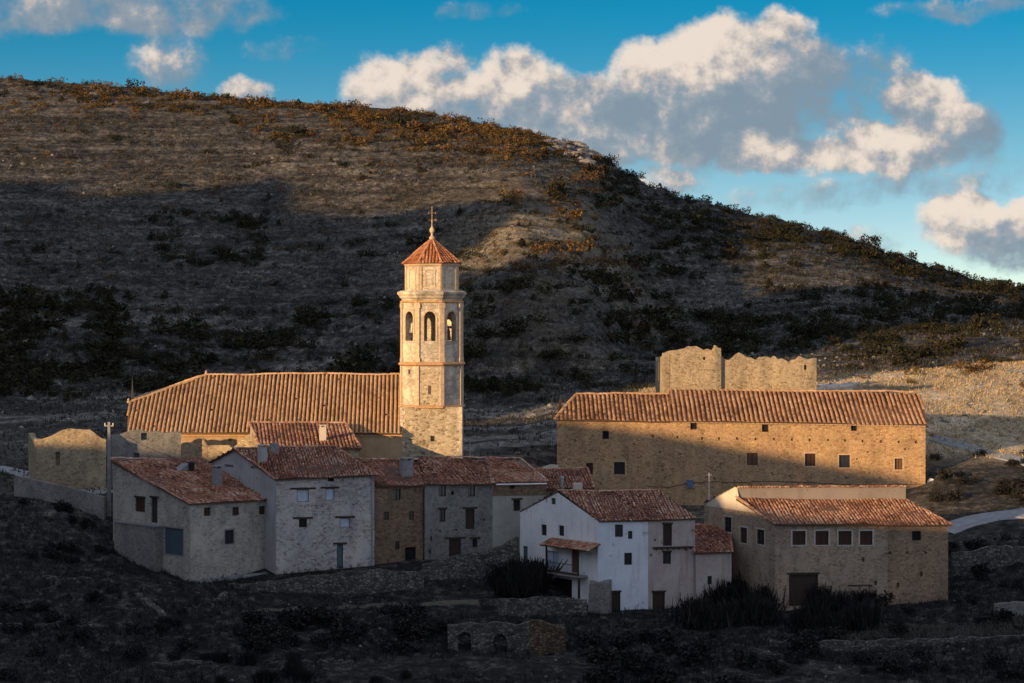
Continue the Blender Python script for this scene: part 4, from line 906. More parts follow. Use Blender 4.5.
def white_house():
    a = atx(598, 246); b = atx(648, 247); d = atx(520, 256.3); r1 = atx(557.5, 251.2); r2 = atx(612, 251.9); c = b + (d - a)
    h = House('white_house', 'whitewashed house with a tile roofed wooden balcony on its gable', 'house', a, b, d, zof(640, 246), zof(521, 246), zof(492.5, 251.2), .5, c=c, ridge=(r1, r2))
    L, f = h.left, h.front
    h.win(L, 541, 524.5, 546.5, 535.5, 'dark'); h.win(L, 558.5, 525.5, 564, 536, 'dark'); h.win(L, 551, 498, 555.5, 504.5, 'tan', bars=False); h.hole(L, 546.5, 501, 1.6, 4)
    h.win(L, 522.8, 546, 527.6, 567, 'teal', name='door', label='narrow teal door at the far end of the gable')
    h.win(L, 545.5, 551, 559, 571.5, 'pale', bars=True, label='curtained glazed opening behind the balcony'); h.win(L, 571, 550, 578.5, 573, 'tan', name='door', label='tan wooden balcony door')
    h.win(L, 548, 578, 572, 597, 'void', name='door')
    h.win(f, 615, 524.5, 623, 537, 'dark'); h.win(f, 628, 531, 632.5, 539, 'dark', bars=False); h.win(f, 624.3, 552.8, 632, 565, 'dark', sill=False); h.win(f, 609.5, 592.5, 620.5, 613, 'door', lintel=True, name='door', lint_ext=.1)
    h.walls(M['white'], ('left', 'back', 'right'))
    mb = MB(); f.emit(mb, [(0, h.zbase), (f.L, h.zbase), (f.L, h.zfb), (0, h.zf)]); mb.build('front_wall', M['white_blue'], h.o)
    h.roof(M['tile_red'], .28, .4, .28, .0, 1.6, back=False, tone=-.02)
    # the back slope in view from the gable edge
    mb = MB(); roof_plane(mb, [Vector((c.x, c.y, h.zf + .14)), Vector((d.x, d.y, h.zf + .14)), h.r1 + Vector((0, 0, .14)), h.r2 + Vector((0, 0, .14))], .4, .6, random.Random(2), 1.4); mb.build('back_roof', [M['tile_red'], M['under']], h.o)
    # balcony
    w = L; d3 = Vector((w.d.x, w.d.y, 0)); i3 = Vector((w.inw.x, w.inw.y, 0)); up = Vector((0, 0, 1)); dp = 1.25; wo = Wall(w.P(0, 0, -dp).xy, w.P(w.L, 0, -dp).xy); u0, u1 = wo.uz(545, 560)[0], wo.uz(578, 560)[0]; zfl = wo.uz(560, 573.5)[1]; zro = wo.uz(560, 547)[1]
    mb = MB(); mb.box(w.P((u0 + u1) / 2, zfl - .1, -dp / 2), d3, i3, up, (u1 - u0) / 2, dp / 2, .09); bal = mb.build('balcony', M['concrete'], h.o)
    mb = MB(); zt = zfl + 1.0
    for k in range(int((u1 - u0) / .16)): u = u0 + .08 + k * .16; mb.tube(w.P(u, zfl, -dp + .06), w.P(u, zt, -dp + .06), .012, .012, 4)
    mb.box(w.P((u0 + u1) / 2, zt, -dp + .06), d3, i3, up, (u1 - u0) / 2, .035, .03); mb.box(w.P((u0 + u1) / 2, zfl + .1, -dp + .04), d3, i3, up, (u1 - u0) / 2, .03, .12); mb.build('railing', M['wood_red'], bal)
    for u in (u0 + .1, u1 - .1):
        mb = MB(); mb.box(w.P(u, (zfl + zro) / 2, -dp + .1), d3, i3, up, .07, .07, (zro - zfl) / 2); mb.build('post', M['wood'], bal)
        mb = MB(); mb.box(w.P(u, zfl - 1.2, -dp + .2), d3, i3, up, .09, .09, 1.05); mb.build('post', M['wood'], bal)
    mb = MB(); e0, e1 = u0 - .5, u1 + 2.0; zt = zro + .62
    roof_plane(mb, [w.P(e0, zro, -dp - .3), w.P(e1, zro, -dp - .3), w.P(e1, zt, -.02), w.P(e0, zt, -.02)], .26, .4, random.Random(4), .9, thick=.1, tone=-.08); mb.build('canopy', [M['tile_red'], M['under']], bal)
    # grey buttress at the corner
    p0, p1 = atx(586, 245.6), atx(608.3, 244.9); w = Wall(p0, p1); zt = zof(581, 245.3); zb = h.zbase; mb = MB(); sl = .35
    q = [w.P(0, zb, -.1), w.P(w.L, zb, -.1), w.P(w.L, zb, 1.2), w.P(0, zb, 1.2), w.P(.25, zt - .35, .35), w.P(w.L, zt - .1, .25), w.P(w.L, zt + .1, 1.2), w.P(.1, zt - .1, 1.2)]; mb.box8(q); mb.build('buttress', M['stone_green_grey'], h.o)
    # pinkish neighbour under the same roof
    a2 = b + h.front.d * .004; b2 = atx(695, 248); r2b = atx(660, 252.6); c2 = b2 + (d - a)
    g = House('pink_house', 'pinkish plaster house with a tall shuttered window, joined to the white house', 'house', a2, b2, c + h.front.d * .004, zof(640, 246), h.zf, h.zr, .5, c=c2, ridge=(r2, r2b))
    f = g.front
    g.win(f, 663, 524.5, 672, 546, 'door', lintel=True, name='window', lint_ext=.1); g.win(f, 663, 552.5, 671, 564, 'dark', lintel=True, lint_ext=.1); g.win(f, 652.5, 592.5, 665, 611, 'door', lintel=True, name='door', lint_ext=.1)
    for x, y in ((651, 555), (686, 550), (655, 540)): g.hole(f, x, y, 2, 2)
    g.walls(M['pink_plaster']); g.roof(M['tile_red'], .28, .4, .28, 0.0, 1.6, tone=-.02)
    mb = MB(); u0, z = f.uz(653, 547.6); u1 = f.uz(693, 547)[0]; mb.box(f.P((u0 + u1) / 2, z, -.12), Vector((f.d.x, f.d.y, 0)), Vector((f.inw.x, f.inw.y, 0)), (0, 0, 1), (u1 - u0) / 2, .14, .07)
    for k in range(7): u = u0 + (u1 - u0) * (k + .5) / 7; mb.box(f.P(u, z - .14, -.28), Vector((f.d.x, f.d.y, 0)), Vector((f.inw.x, f.inw.y, 0)), (0, 0, 1), .05, .3, .05)
    mb.build('balcony_beams', M['wood'], g.o)
    # lean-to shed
    a3, b3 = atx(695.5, 247.6), atx(731.5, 248.5); d3_ = atx(693, 256)
    s = House('lean_to_shed', 'small plaster lean-to with a red tile roof beside the pinkish house', 'shed', a3, b3, d3_, zof(640, 247), zof(554, 247.6), zof(527, 256), 1.0)
    s.win(s.front, 707.5, 576, 712, 584.5, 'dark', bars=False); s.walls(M['pink_plaster']); s.roof(M['tile_red'], .28, .4, .3, .1, 1.6, tone=-.08)
white_house()

def right_building():
    a = atx(775.5, 246); b = atx(948, 248); d = atx(704, 258.5)
    zf = zof(524.5, 246); zfb = zof(525, 248); back = Vector((d - a)); n = back.length; r = .52
    ra = a + back * r; rb = b + back * r
    rb_ = rb - (b - a).normalized() * 0
    h = House('farm_building', 'long tan stone building with four pale framed windows, lowest at the right', 'building', a, b, d, zof(640, 246), zf, zof(499, 252.5), r, zfb=zfb, zrb=zof(503, 254), zb=zof(500, 258.5))
    L, f = h.left, h.front
    for x0, y0, x1, y1, k in ((724.3, 517, 731.5, 532, 'dark'), (740, 527.5, 747, 543, 'shutter'), (756.8, 529.5, 764.3, 544.5, 'dark')): h.win(L, x0, y0, x1, y1, k, surround=M['surround'])
    for x0, x1 in ((792.5, 805.5), (815.5, 828.5), (838.5, 851.5), (860, 872.5)): h.win(f, x0, 531, x1, 545, 'shutter', surround=M['surround'])
    h.win(f, 789, 574.5, 818, 606, 'door', lintel=True, name='door', lint_ext=.2)
    h.win(f, 912, 531, 921, 540.5, 'void', bars=False)
    for x, y in ((863, 559.5), (875.5, 583), (921, 574), (897.7, 585)): h.hole(f, x, y, 3, 4.5)
    for x in (890, 907, 925.6): h.hole(f, x, 552.5, 2, 2.4)
    # section: front slope, upright band, back slope
    us = f.uz(888, 560)[0]; mb = MB(); zb = h.zbase
    zb1 = h.zr; zband = zof(486.5, 254)
    f.emit(mb, [(0, zb), (us, zb), (us, zf + (zfb - zf) * us / f.L), (0, zf)]); uL = L.L * (1 - r)
    L.emit(mb, [(0, zb), (L.L, zb), (L.L, zf), (uL + .01, h.zr + .05), (uL, zband + .05), (uL - .5, zband + .05), (0, zof(503, 258.5))])
    w = h.right; ur = w.L * r; w.emit(mb, [(0, zb), (w.L, zb), (w.L, zof(503, 258.5)), (ur, zband), (ur - .01, h.zrb), (0, zfb)])
    w = h.back; w.emit(mb, [(0, zb), (w.L, zb), (w.L, zof(503, 258.5)), (0, zof(503, 258.5))])
    mb.build('wall', M['stone_right'], h.o)
    mb = MB(); ops = f.ops; f.ops = [o_ for o_ in ops if o_[0] > us]
    f2 = Wall(f.P(us, 0, -.03).xy, f.P(f.L, 0, -.03).xy); f2.ops = [(o_[0] - us, o_[1] - us, *o_[2:]) for o_ in ops if o_[0] > us]
    f2.emit(mb, [(0, zb), (f2.L, zb), (f2.L, zfb), (0, zfb)]); mb.face([f.P(us, zb), f2.P(0, zb), f2.P(0, zfb), f.P(us, zfb)]); mb.build('end_bay', M['stone_right_brown'], h.o)
    fp = h.fplane(.4, .15); mb = MB(); rng = random.Random(12); roof_plane(mb, fp, .34, .42, rng, 1.3, tone=.04); h.fp = fp
    for p, q in ((fp[0], fp[3]), (fp[1], fp[2])): ridge_tiles(mb, p + Vector((0, 0, .03)), q + Vector((0, 0, .03)), .15, .42, rng, 0)
    up = Vector((0, 0, 1)); g = (rb - ra).normalized(); g3 = Vector((g.x, g.y, 0)); i3 = Vector((-g.y, g.x, 0))
    A = Vector((ra.x, ra.y, zband)); B = Vector((rb.x, rb.y, zband - .06))
    bk = Vector((d.x, d.y, zof(502, 258.5))); bc = Vector((h.c.x, h.c.y, zof(502, 258.5)))
    roof_plane(mb, [bc, bk, A + i3 * .2, B + i3 * .2], .5, .6, rng, 1.2)
    h.ro = mb.build('roof', [M['tile_brown'], M['under']], h.o)
    mb = MB(); mb.mesh([Vector((ra.x, ra.y, h.zr - .3)) + g3 * .02, Vector((rb.x, rb.y, h.zrb - .3)) - g3 * .02, B - g3 * .02, A + g3 * .02] + [v + i3 * .4 for v in (Vector((ra.x, ra.y, h.zr - .3)) + g3 * .02, Vector((rb.x, rb.y, h.zrb - .3)) - g3 * .02, B - g3 * .02, A + g3 * .02)],
                       [(0, 1, 2, 3), (5, 4, 7, 6), (3, 2, 6, 7), (0, 3, 7, 4), (1, 5, 6, 2)]); bw = mb.build('upper_wall', M['band_plaster'], h.o)
    mb = MB(); n_ = 62
    for k in range(n_):
        p = A.lerp(B, (k + .5) / n_) + i3 * .12; tt = min(1, max(0, rng.gauss(.55, .25))); c_ = p + up * .08
        mb.box(c_ + up * rng.gauss(0, .02), g3, i3, up, (B - A).length / n_ * .36, .32, .07, tt)
    mb.build('coping_tiles', M['tile_brown'], bw)
    # cream render cut to the outline of the left gable's sunlit top
    mb = MB(); w = Wall(L.P(0, 0, -.025).xy, L.P(L.L, 0, -.025).xy); mb2 = [(uL + 3.4, h.zr - 1.15), (uL + 3.2, h.zr - .62), (uL + .3, h.zr + .22), (uL + .02, zband - .02), (uL - .5, zband - .0), (.9, zof(502.4, 257.5)), (.4, zof(506, 258)), (uL - .6, zof(508, 255))]
    w.emit(mb, mb2[::-1]); mb.build('gable_render', M['cream'], h.o)
    mb = MB(); u0, z = f.uz(848, 585.5); u1 = f.uz(872, 585.5)[0]; mb.box(f.P((u0 + u1) / 2, z, -.03), Vector((f.d.x, f.d.y, 0)), Vector((f.inw.x, f.inw.y, 0)), up, (u1 - u0) / 2, .05, .06); mb.build('beam', M['wood'], h.o)
    p = L.P(.6, 0, .25); zt = zof(473, 257.5); mb = MB(); mb.tube((p.x, p.y, zof(510, 257.5)), (p.x, p.y, zt), .045, .035, 6); mb.tube((p.x - .3, p.y, zt - .25), (p.x + .3, p.y, zt - .25), .02); mb.tube((p.x, p.y - .35, zt - .5), (p.x, p.y + .35, zt - .5), .02)
    mb.build('antenna_mast', M['white_paint'], h.o)
right_building()

# ------------------------------------------------------------------ ruined and retaining walls
def thick_wall(name, label, cat, pts, m, thick=.6, rough=.3, ybase=None, ops=(), seed=1, group=None, foot=1.5, obj=None):
    """free-standing masonry: pts are (px, distance, picture row of the top); the top is broken"""
    rng = random.Random(seed); P = [(atx(px, d), zof(py, d)) for px, d, py in pts]; mid = P[len(P) // 2][0]
    org = Vector((mid.x, mid.y, float(T(mid.x, mid.y)))); mb = MB()
    for k, ((p, zp), (q, zq)) in enumerate(zip(P, P[1:])):
        w = Wall(p, q); n = max(2, int(w.L / .42)); zb = min(float(T(p.x, p.y)), float(T(q.x, q.y)), float(T(*((p + q) / 2)))) - foot
        zb = min(zb, min(zp, zq) - 1.0)
        tops = []; walk = 0.0
        for i in range(n + 1):
            u = w.L * i / n; z = zp + (zq - zp) * i / n
            if rough and 0 < i < n:
                walk = max(-1.1, min(.75, walk * .82 + rng.gauss(0, .33) - (rng.random() < .08) * .7)); z += rough * (walk + .9 * (float(vnoise(u * .3 + seed * 7 + k * 3, seed, 3)) - .5))
            tops.append((u, z))
        for (sk, rc) in ops:
            if sk == k: w.opening(w.rect(*rc), thick * .8, True)
        w.emit(mb, [[(ua, zb), (ub, zb), (ub, zb_), (ua, za_)] for (ua, za_), (ub, zb_) in zip(tops, tops[1:])])
        for (ua, za_), (ub, zb_) in zip(tops, tops[1:]):
            mb.face([w.P(ua, za_), w.P(ub, zb_), w.P(ub, zb_, thick), w.P(ua, za_, thick)])
            mb.face([w.P(ub, zb, thick), w.P(ua, zb, thick), w.P(ua, za_, thick), w.P(ub, zb_, thick)])
        mb.face([w.P(0, zb, thick), w.P(0, zb), w.P(*tops[0]), w.P(*tops[0], thick)]); mb.face([w.P(w.L, zb), w.P(w.L, zb, thick), w.P(*tops[-1], thick), w.P(*tops[-1])])
    o = mb.build(name, m, None, org); tag(o, label, cat, group); return o

thick_wall('ruined_house', 'roofless stone ruin with broken sunlit top on the rise behind the long building', 'ruin',
           [(655.5, 313, 357), (663, 304.5, 355), (678, 304.7, 350), (700, 305, 348), (716, 305.2, 345.5), (721, 305.4, 348), (722.5, 305.9, 357), (760, 306.2, 357), (800, 306.6, 356.5), (816.5, 307, 358)], M['stone_ruin'], .8, .48, seed=5, ops=[(3, (703, 357, 705.5, 360)), (8, (804, 365, 807, 370))])
thick_wall('ruined_house', 'roofless ochre walled ruin with one window beside the road, far left', 'ruin',
           [(28.5, 280, 433), (36.5, 271, 441), (48, 271, 437), (60, 271.2, 431), (72, 271.3, 428.5), (90, 271.6, 429.5), (98, 271.8, 436), (106, 272, 439)], M['stone_ruin'], .6, .22, seed=9, ops=[(2, (55.5, 452, 62.5, 465))])
thick_wall('ruined_house', 'grey plastered ruin with a low red brick arch below the church', 'ruin',
           [(112, 274, 434), (128, 274.5, 432), (140, 275, 429.5), (150, 275.2, 432), (165, 275.6, 433), (181, 276, 431)], M['stone_green_grey'], .6, .2, seed=12, ops=[(2, (141, 433, 147, 440)), (1, (133.5, 453, 139.5, 460))])
thick_wall('stone_wall', 'broken rubble wall catching the sun between the ruin and the barn', 'wall',
           [(182, 278, 443), (200, 278, 447), (203, 278, 438), (208, 278, 446), (232, 277.5, 448), (240, 277, 440), (252, 276.5, 434), (258, 276.5, 431)], M['stone_ruin'], .6, .3, seed=14)
thick_wall('garden_wall', 'short pale wall end rising above the low red roof', 'wall', [(543, 279, 467), (550, 279, 465), (558, 279.3, 465)], M['cream'], .5, .05, seed=3)
thick_wall('roadside_wall', 'low grey wall along the near edge of the road at far left', 'wall', [(14, 265.5, 475), (40, 264.5, 481), (75, 262.8, 489), (104, 261, 497)], M['stone_green_grey'], .35, .05, seed=4, foot=.5)
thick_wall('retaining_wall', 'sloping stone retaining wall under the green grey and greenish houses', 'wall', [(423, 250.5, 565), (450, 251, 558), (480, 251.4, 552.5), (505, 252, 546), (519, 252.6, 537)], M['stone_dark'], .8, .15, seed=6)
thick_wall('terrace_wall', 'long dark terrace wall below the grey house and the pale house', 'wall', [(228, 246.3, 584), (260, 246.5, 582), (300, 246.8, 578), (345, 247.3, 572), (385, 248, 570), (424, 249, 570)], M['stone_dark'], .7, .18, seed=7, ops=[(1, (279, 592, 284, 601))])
thick_wall('terrace_wall', 'broken pair of stone walls at the foot of the grey house corner', 'wall', [(185, 243, 596), (196, 242.4, 603), (212, 242.2, 600), (228, 243.2, 592)], M['stone_dark'], .8, .35, seed=8)
thick_wall('terrace_wall', 'low rubble wall in front of the white house balcony', 'wall', [(498, 243.5, 599), (530, 243.2, 598), (560, 243, 598), (587, 243, 600)], M['stone_dark'], .6, .15, seed=10)
thick_wall('boundary_wall', 'pale stone wall at the right edge of the picture', 'wall', [(994, 240.5, 604), (1012, 240, 602), (1050, 239.5, 601)], M['stone_green_grey'], .6, .08, seed=11)
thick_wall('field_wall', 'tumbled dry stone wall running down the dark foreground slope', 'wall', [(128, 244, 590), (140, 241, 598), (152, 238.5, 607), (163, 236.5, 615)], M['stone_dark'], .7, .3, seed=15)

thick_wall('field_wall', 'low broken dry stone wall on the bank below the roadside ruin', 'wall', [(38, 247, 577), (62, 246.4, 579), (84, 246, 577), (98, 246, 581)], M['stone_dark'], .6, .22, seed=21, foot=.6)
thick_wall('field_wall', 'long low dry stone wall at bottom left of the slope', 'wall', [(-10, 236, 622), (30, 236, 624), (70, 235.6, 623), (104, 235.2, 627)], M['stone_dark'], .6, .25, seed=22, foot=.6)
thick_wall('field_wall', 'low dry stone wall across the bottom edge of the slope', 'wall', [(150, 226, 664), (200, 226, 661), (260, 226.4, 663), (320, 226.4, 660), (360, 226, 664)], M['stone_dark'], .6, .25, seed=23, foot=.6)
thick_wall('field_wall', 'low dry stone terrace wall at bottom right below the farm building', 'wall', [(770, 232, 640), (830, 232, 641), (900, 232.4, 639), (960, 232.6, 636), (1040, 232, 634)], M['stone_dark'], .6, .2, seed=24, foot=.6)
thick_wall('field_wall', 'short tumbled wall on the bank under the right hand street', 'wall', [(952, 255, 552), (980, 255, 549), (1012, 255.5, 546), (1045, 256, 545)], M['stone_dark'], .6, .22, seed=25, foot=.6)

def arch_ruin():
    """terrace ruin with two arched recesses and a patch of ochre masonry"""
    a, b = atx(448, 235.5), atx(566, 236.5); w = Wall(a, b); zb = zof(672, 236); mid = w.P(w.L / 2, 0); o = thing('arched_ruin', 'dark ruined terrace wall with two arched recesses and an ochre end', 'ruin', (mid.x, mid.y, float(T(mid.x, mid.y))))
    mb = MB(); n = 8; arcs = []
    for x0, x1, yt, yb in ((458, 471, 632, 655), (493, 507, 634, 655)):
        ua, ub = w.uz(x0, 650)[0], w.uz(x1, 650)[0]; zt = w.uz(x0, yt)[1]; z0 = w.uz(x0, yb)[1]; um, hw = (ua + ub) / 2, (ub - ua) / 2
        arcs.append([(ua, z0)] + [(um - hw * math.cos(math.pi * k / n), zt - hw + hw * math.sin(math.pi * k / n)) for k in range(n + 1)] + [(ub, z0)])
    us = [0]; ztop = lambda u: zof(624, 236) + .5 * (float(vnoise(u * .9, 4, 2)) - .5)
    uo = w.uz(530, 640)[0]; cur = 0
    def quadcol(ua, ub, za, zb2): mb.face([w.P(ua, zb), w.P(ub, zb), w.P(ub, zb2), w.P(ua, za)]); mb.face([w.P(ua, za), w.P(ub, zb2), w.P(ub, zb2, .8), w.P(ua, za, .8)])
    def span(u0, u1):
        m_ = max(1, int((u1 - u0) / .5))
        for k in range(m_): ua, ub = u0 + (u1 - u0) * k / m_, u0 + (u1 - u0) * (k + 1) / m_; quadcol(ua, ub, ztop(ua), ztop(ub))
    for arc in arcs:
        span(cur, arc[0][0])
        mb.face([w.P(arc[0][0], zb), w.P(arc[-1][0], zb), w.P(*arc[-1]), w.P(*arc[0])])
        inn = arc[1:-1]
        for (p, q) in zip(inn, inn[1:]):
            mb.face([w.P(*p), w.P(*q), w.P(q[0], ztop(q[0])), w.P(p[0], ztop(p[0]))]); mb.face([w.P(p[0], ztop(p[0])), w.P(q[0], ztop(q[0])), w.P(q[0], ztop(q[0]), .8), w.P(p[0], ztop(p[0]), .8)])
        for p, q in zip(arc, arc[1:] + arc[:1]): mb.face([w.P(*p), w.P(*q), w.P(*q, .7), w.P(*p, .7)])
        mb.face([w.P(*p, .7) for p in arc]); cur = arc[-1][0]
    span(cur, uo); mb.face([w.P(0, zb, .8), w.P(0, zb), w.P(0, ztop(0)), w.P(0, ztop(0), .8)])
    mb.face([w.P(w.L, zb, .8), w.P(0, zb, .8), w.P(0, ztop(0), .8), w.P(w.L, ztop(w.L), .8)])
    mb.build('wall', M['stone_dark'], o)
    mb = MB(); u0 = uo; m_ = 6
    for k in range(m_):
        ua, ub = u0 + (w.L - u0) * k / m_, u0 + (w.L - u0) * (k + 1) / m_; za, z2 = ztop(ua) + .1 - .5 * (k / m_) ** 2, ztop(ub) + .1 - .5 * ((k + 1) / m_) ** 2; mb.face([w.P(ua, zb, -.08), w.P(ub, zb, -.08), w.P(ub, z2, -.08), w.P(ua, za, -.08)]); mb.face([w.P(ua, za, -.08), w.P(ub, z2, -.08), w.P(ub, z2, .8), w.P(ua, za, .8)])
    for u, dz in ((u0, .1), (w.L, -.4)): mb.face([w.P(u, zb, -.08), w.P(u, zb, .8), w.P(u, ztop(u) + dz, .8), w.P(u, ztop(u) + dz, -.08)])
    mb.build('ochre_end', M['stone_ochre_dark'], o)
arch_ruin()

def utility_pole():
    p = atx(109, 262); zb = float(T(p.x, p.y)); zt = zof(422, 262); mb = MB(); mb.box8([Vector((p.x + sx * .22, p.y + sy * .18, zb - .6)) for sx, sy in ((-1, -1), (1, -1), (1, 1), (-1, 1))] + [Vector((p.x + sx * .13, p.y + sy * .11, zt)) for sx, sy in ((-1, -1), (1, -1), (1, 1), (-1, 1))])
    o = thing('utility_pole', 'grey concrete utility pole at the corner of the leftmost house', 'utility pole', (p.x, p.y, zb)); mb.build('pole', M['concrete'], o)
    mb = MB(); mb.box(Vector((p.x, p.y - .02, zt - .4)), (1, 0, 0), (0, 1, 0), (0, 0, 1), .5, .06, .06); mb.build('crossarm', M['metal'], o)
    for s in (-.42, 0, .42): mb = MB(); mb.lathe((p.x + s, p.y, zt - .34), [(.04, 0), (.07, .06), (.05, .12), (.06, .18), (.02, .24)], 8); mb.build('insulator', M['white_paint'], o)
utility_pole()
def hung_cable():
    a = at(109.5, 425, 262); b = at(222, 468, 262.5); mb = MB(); n = 14; pts = [a.lerp(b, k / n) - Vector((0, 0, .9 * 4 * (k / n) * (1 - k / n))) for k in range(n + 1)]
    for p, q in zip(pts, pts[1:]): mb.tube(p, q, .022, .022, 4)
    o = mb.build('power_cable', M['iron'], None, a); tag(o, 'thin black power cable sagging from the utility pole to the grey gable', 'cable')
hung_cable()
def aerials():
    for px, py, d, h_, lb in ((306, 452, 259, 2.2, 'thin television aerial on the ridge of the pale stone house'), (470, 459, 266, 2.0, 'thin television aerial on the roof ridge of the green grey house'), (604, 491, 251.8, 1.9, 'thin television aerial on the ridge of the white house')):
        p = at(px, py, d); mb = MB(); mb.tube(p - Vector((0, 0, .5)), p + Vector((0, 0, h_)), .03, .025, 5); o = thing('television_aerial', lb, 'aerial', p); mb.build('mast', M['metal'], o)
        mb = MB(); mb.tube(p + Vector((-.5, .1, h_ - .1)), p + Vector((.55, -.1, h_ - .1)), .015, .015, 4)
        for k in range(6): c = p + Vector((-.45 + k * .18, .09 - k * .036, h_ - .1)); mb.tube(c + Vector((-.06, -.28, 0)), c + Vector((.06, .28, 0)), .010, .010, 4)
        mb.build('antenna', M['metal'], o)
aerials()

# ------------------------------------------------------------------ vegetation
def leaf_mat(name, c0, c1, c2):
    m, t = mat(name); a = t.n('ShaderNodeAttribute', attribute_name='tint').outputs['Fac']; oi = t.n('ShaderNodeObjectInfo').outputs['Random']
    c = t.ramp(t.m('ADD', t.m('MULTIPLY', a, .75), t.m('MULTIPLY', oi, .25)), [(.1, c0), (.5, c1), (.95, c2)])
    finish(t, c, .85); return m
M['juniper'] = leaf_mat('juniper_leaves', (.010, .012, .007), (.022, .022, .011), (.055, .042, .018))
M['rust'] = leaf_mat('rusty_scrub_leaves', (.035, .022, .009), (.11, .065, .024), (.20, .13, .05))
M['twig'] = leaf_mat('bare_twigs', (.006, .0062, .007), (.017, .016, .016), (.047, .043, .038))
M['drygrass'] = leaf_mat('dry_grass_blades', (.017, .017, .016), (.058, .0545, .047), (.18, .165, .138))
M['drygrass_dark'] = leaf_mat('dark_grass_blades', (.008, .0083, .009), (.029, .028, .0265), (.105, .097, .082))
M['straw'] = leaf_mat('straw_grass_blades', (.20, .14, .075), (.40, .31, .18), (.58, .48, .31))

def bush_arrays(rng, n, w, h, leaf, lobes=5, conif=False):
    """leaf clumps through a lumpy volume; returns quads (n,4,3) and tint"""
    L = rng.normal(0, .42, (lobes, 3)); L[:, 2] = rng.uniform(.25, .75, lobes); rad = rng.uniform(.28, .5, lobes)
    k = rng.integers(0, lobes, n); v = rng.normal(size=(n, 3)); v /= np.linalg.norm(v, axis=1)[:, None]
    rr = rng.uniform(.35, 1, n) ** .5 * (1 + .25 * rng.normal(size=n))
    p = L[k] + v * (rad[k] * rr)[:, None]
    if conif:
        z = rng.uniform(0.02, 1, n) ** 1.25; a = rng.uniform(0, 2 * np.pi, n); r = (1 - z) ** .8 * rng.uniform(.4, 1.15, n) * .55 + .03; p = np.stack([r * np.cos(a), r * np.sin(a), z], 1)
    p[:, 2] = np.clip(p[:, 2], 0.02, 1.3); p = p * np.array([w, w, h])
    a = rng.normal(size=(n, 3)); a /= np.linalg.norm(a, axis=1)[:, None]; b = np.cross(a, rng.normal(size=(n, 3))); b /= np.linalg.norm(b, axis=1)[:, None]
    s = (leaf * rng.uniform(.6, 1.5, n))[:, None]
    q = np.stack([p - a * s - b * s * .35, p + b * s * .9 - a * s * .1, p + a * s + b * s * .2, p - b * s * .7 + a * s * .15], 1)
    t = np.clip(.5 + rng.normal(0, .22, n) + .2 * (k % 3 - 1), 0, 1); return q, t
def quads_mesh(name, q, t, m):
    n = len(q); return np_mesh(name, q.reshape(-1, 3), np.arange(n * 4).reshape(n, 4), m, {'tint': ('FACE', t)})
def twig_arrays(rng, n, w, h):
    """bare many-stemmed thicket of thin blades"""
    a = rng.uniform(0, 2 * np.pi, n); lean = rng.uniform(.05, .75, n); ln = h * rng.uniform(.5, 1.1, n); o = rng.normal(0, w * .28, (n, 2)); st = rng.uniform(0, .5, n)
    d = np.stack([np.cos(a) * lean, np.sin(a) * lean, np.ones(n)], 1); d /= np.linalg.norm(d, axis=1)[:, None]
    p0 = np.stack([o[:, 0], o[:, 1], st * h * .6], 1); p1 = p0 + d * ln[:, None]; side = np.cross(d, rng.normal(size=(n, 3))); side /= np.linalg.norm(side, axis=1)[:, None]; ww = rng.uniform(.018, .045, n)[:, None]
    q = np.stack([p0 - side * ww, p0 + side * ww, p1 + side * ww * .3, p1 - side * ww * .3], 1); return q, np.clip(rng.normal(.45, .25, n), 0, 1)

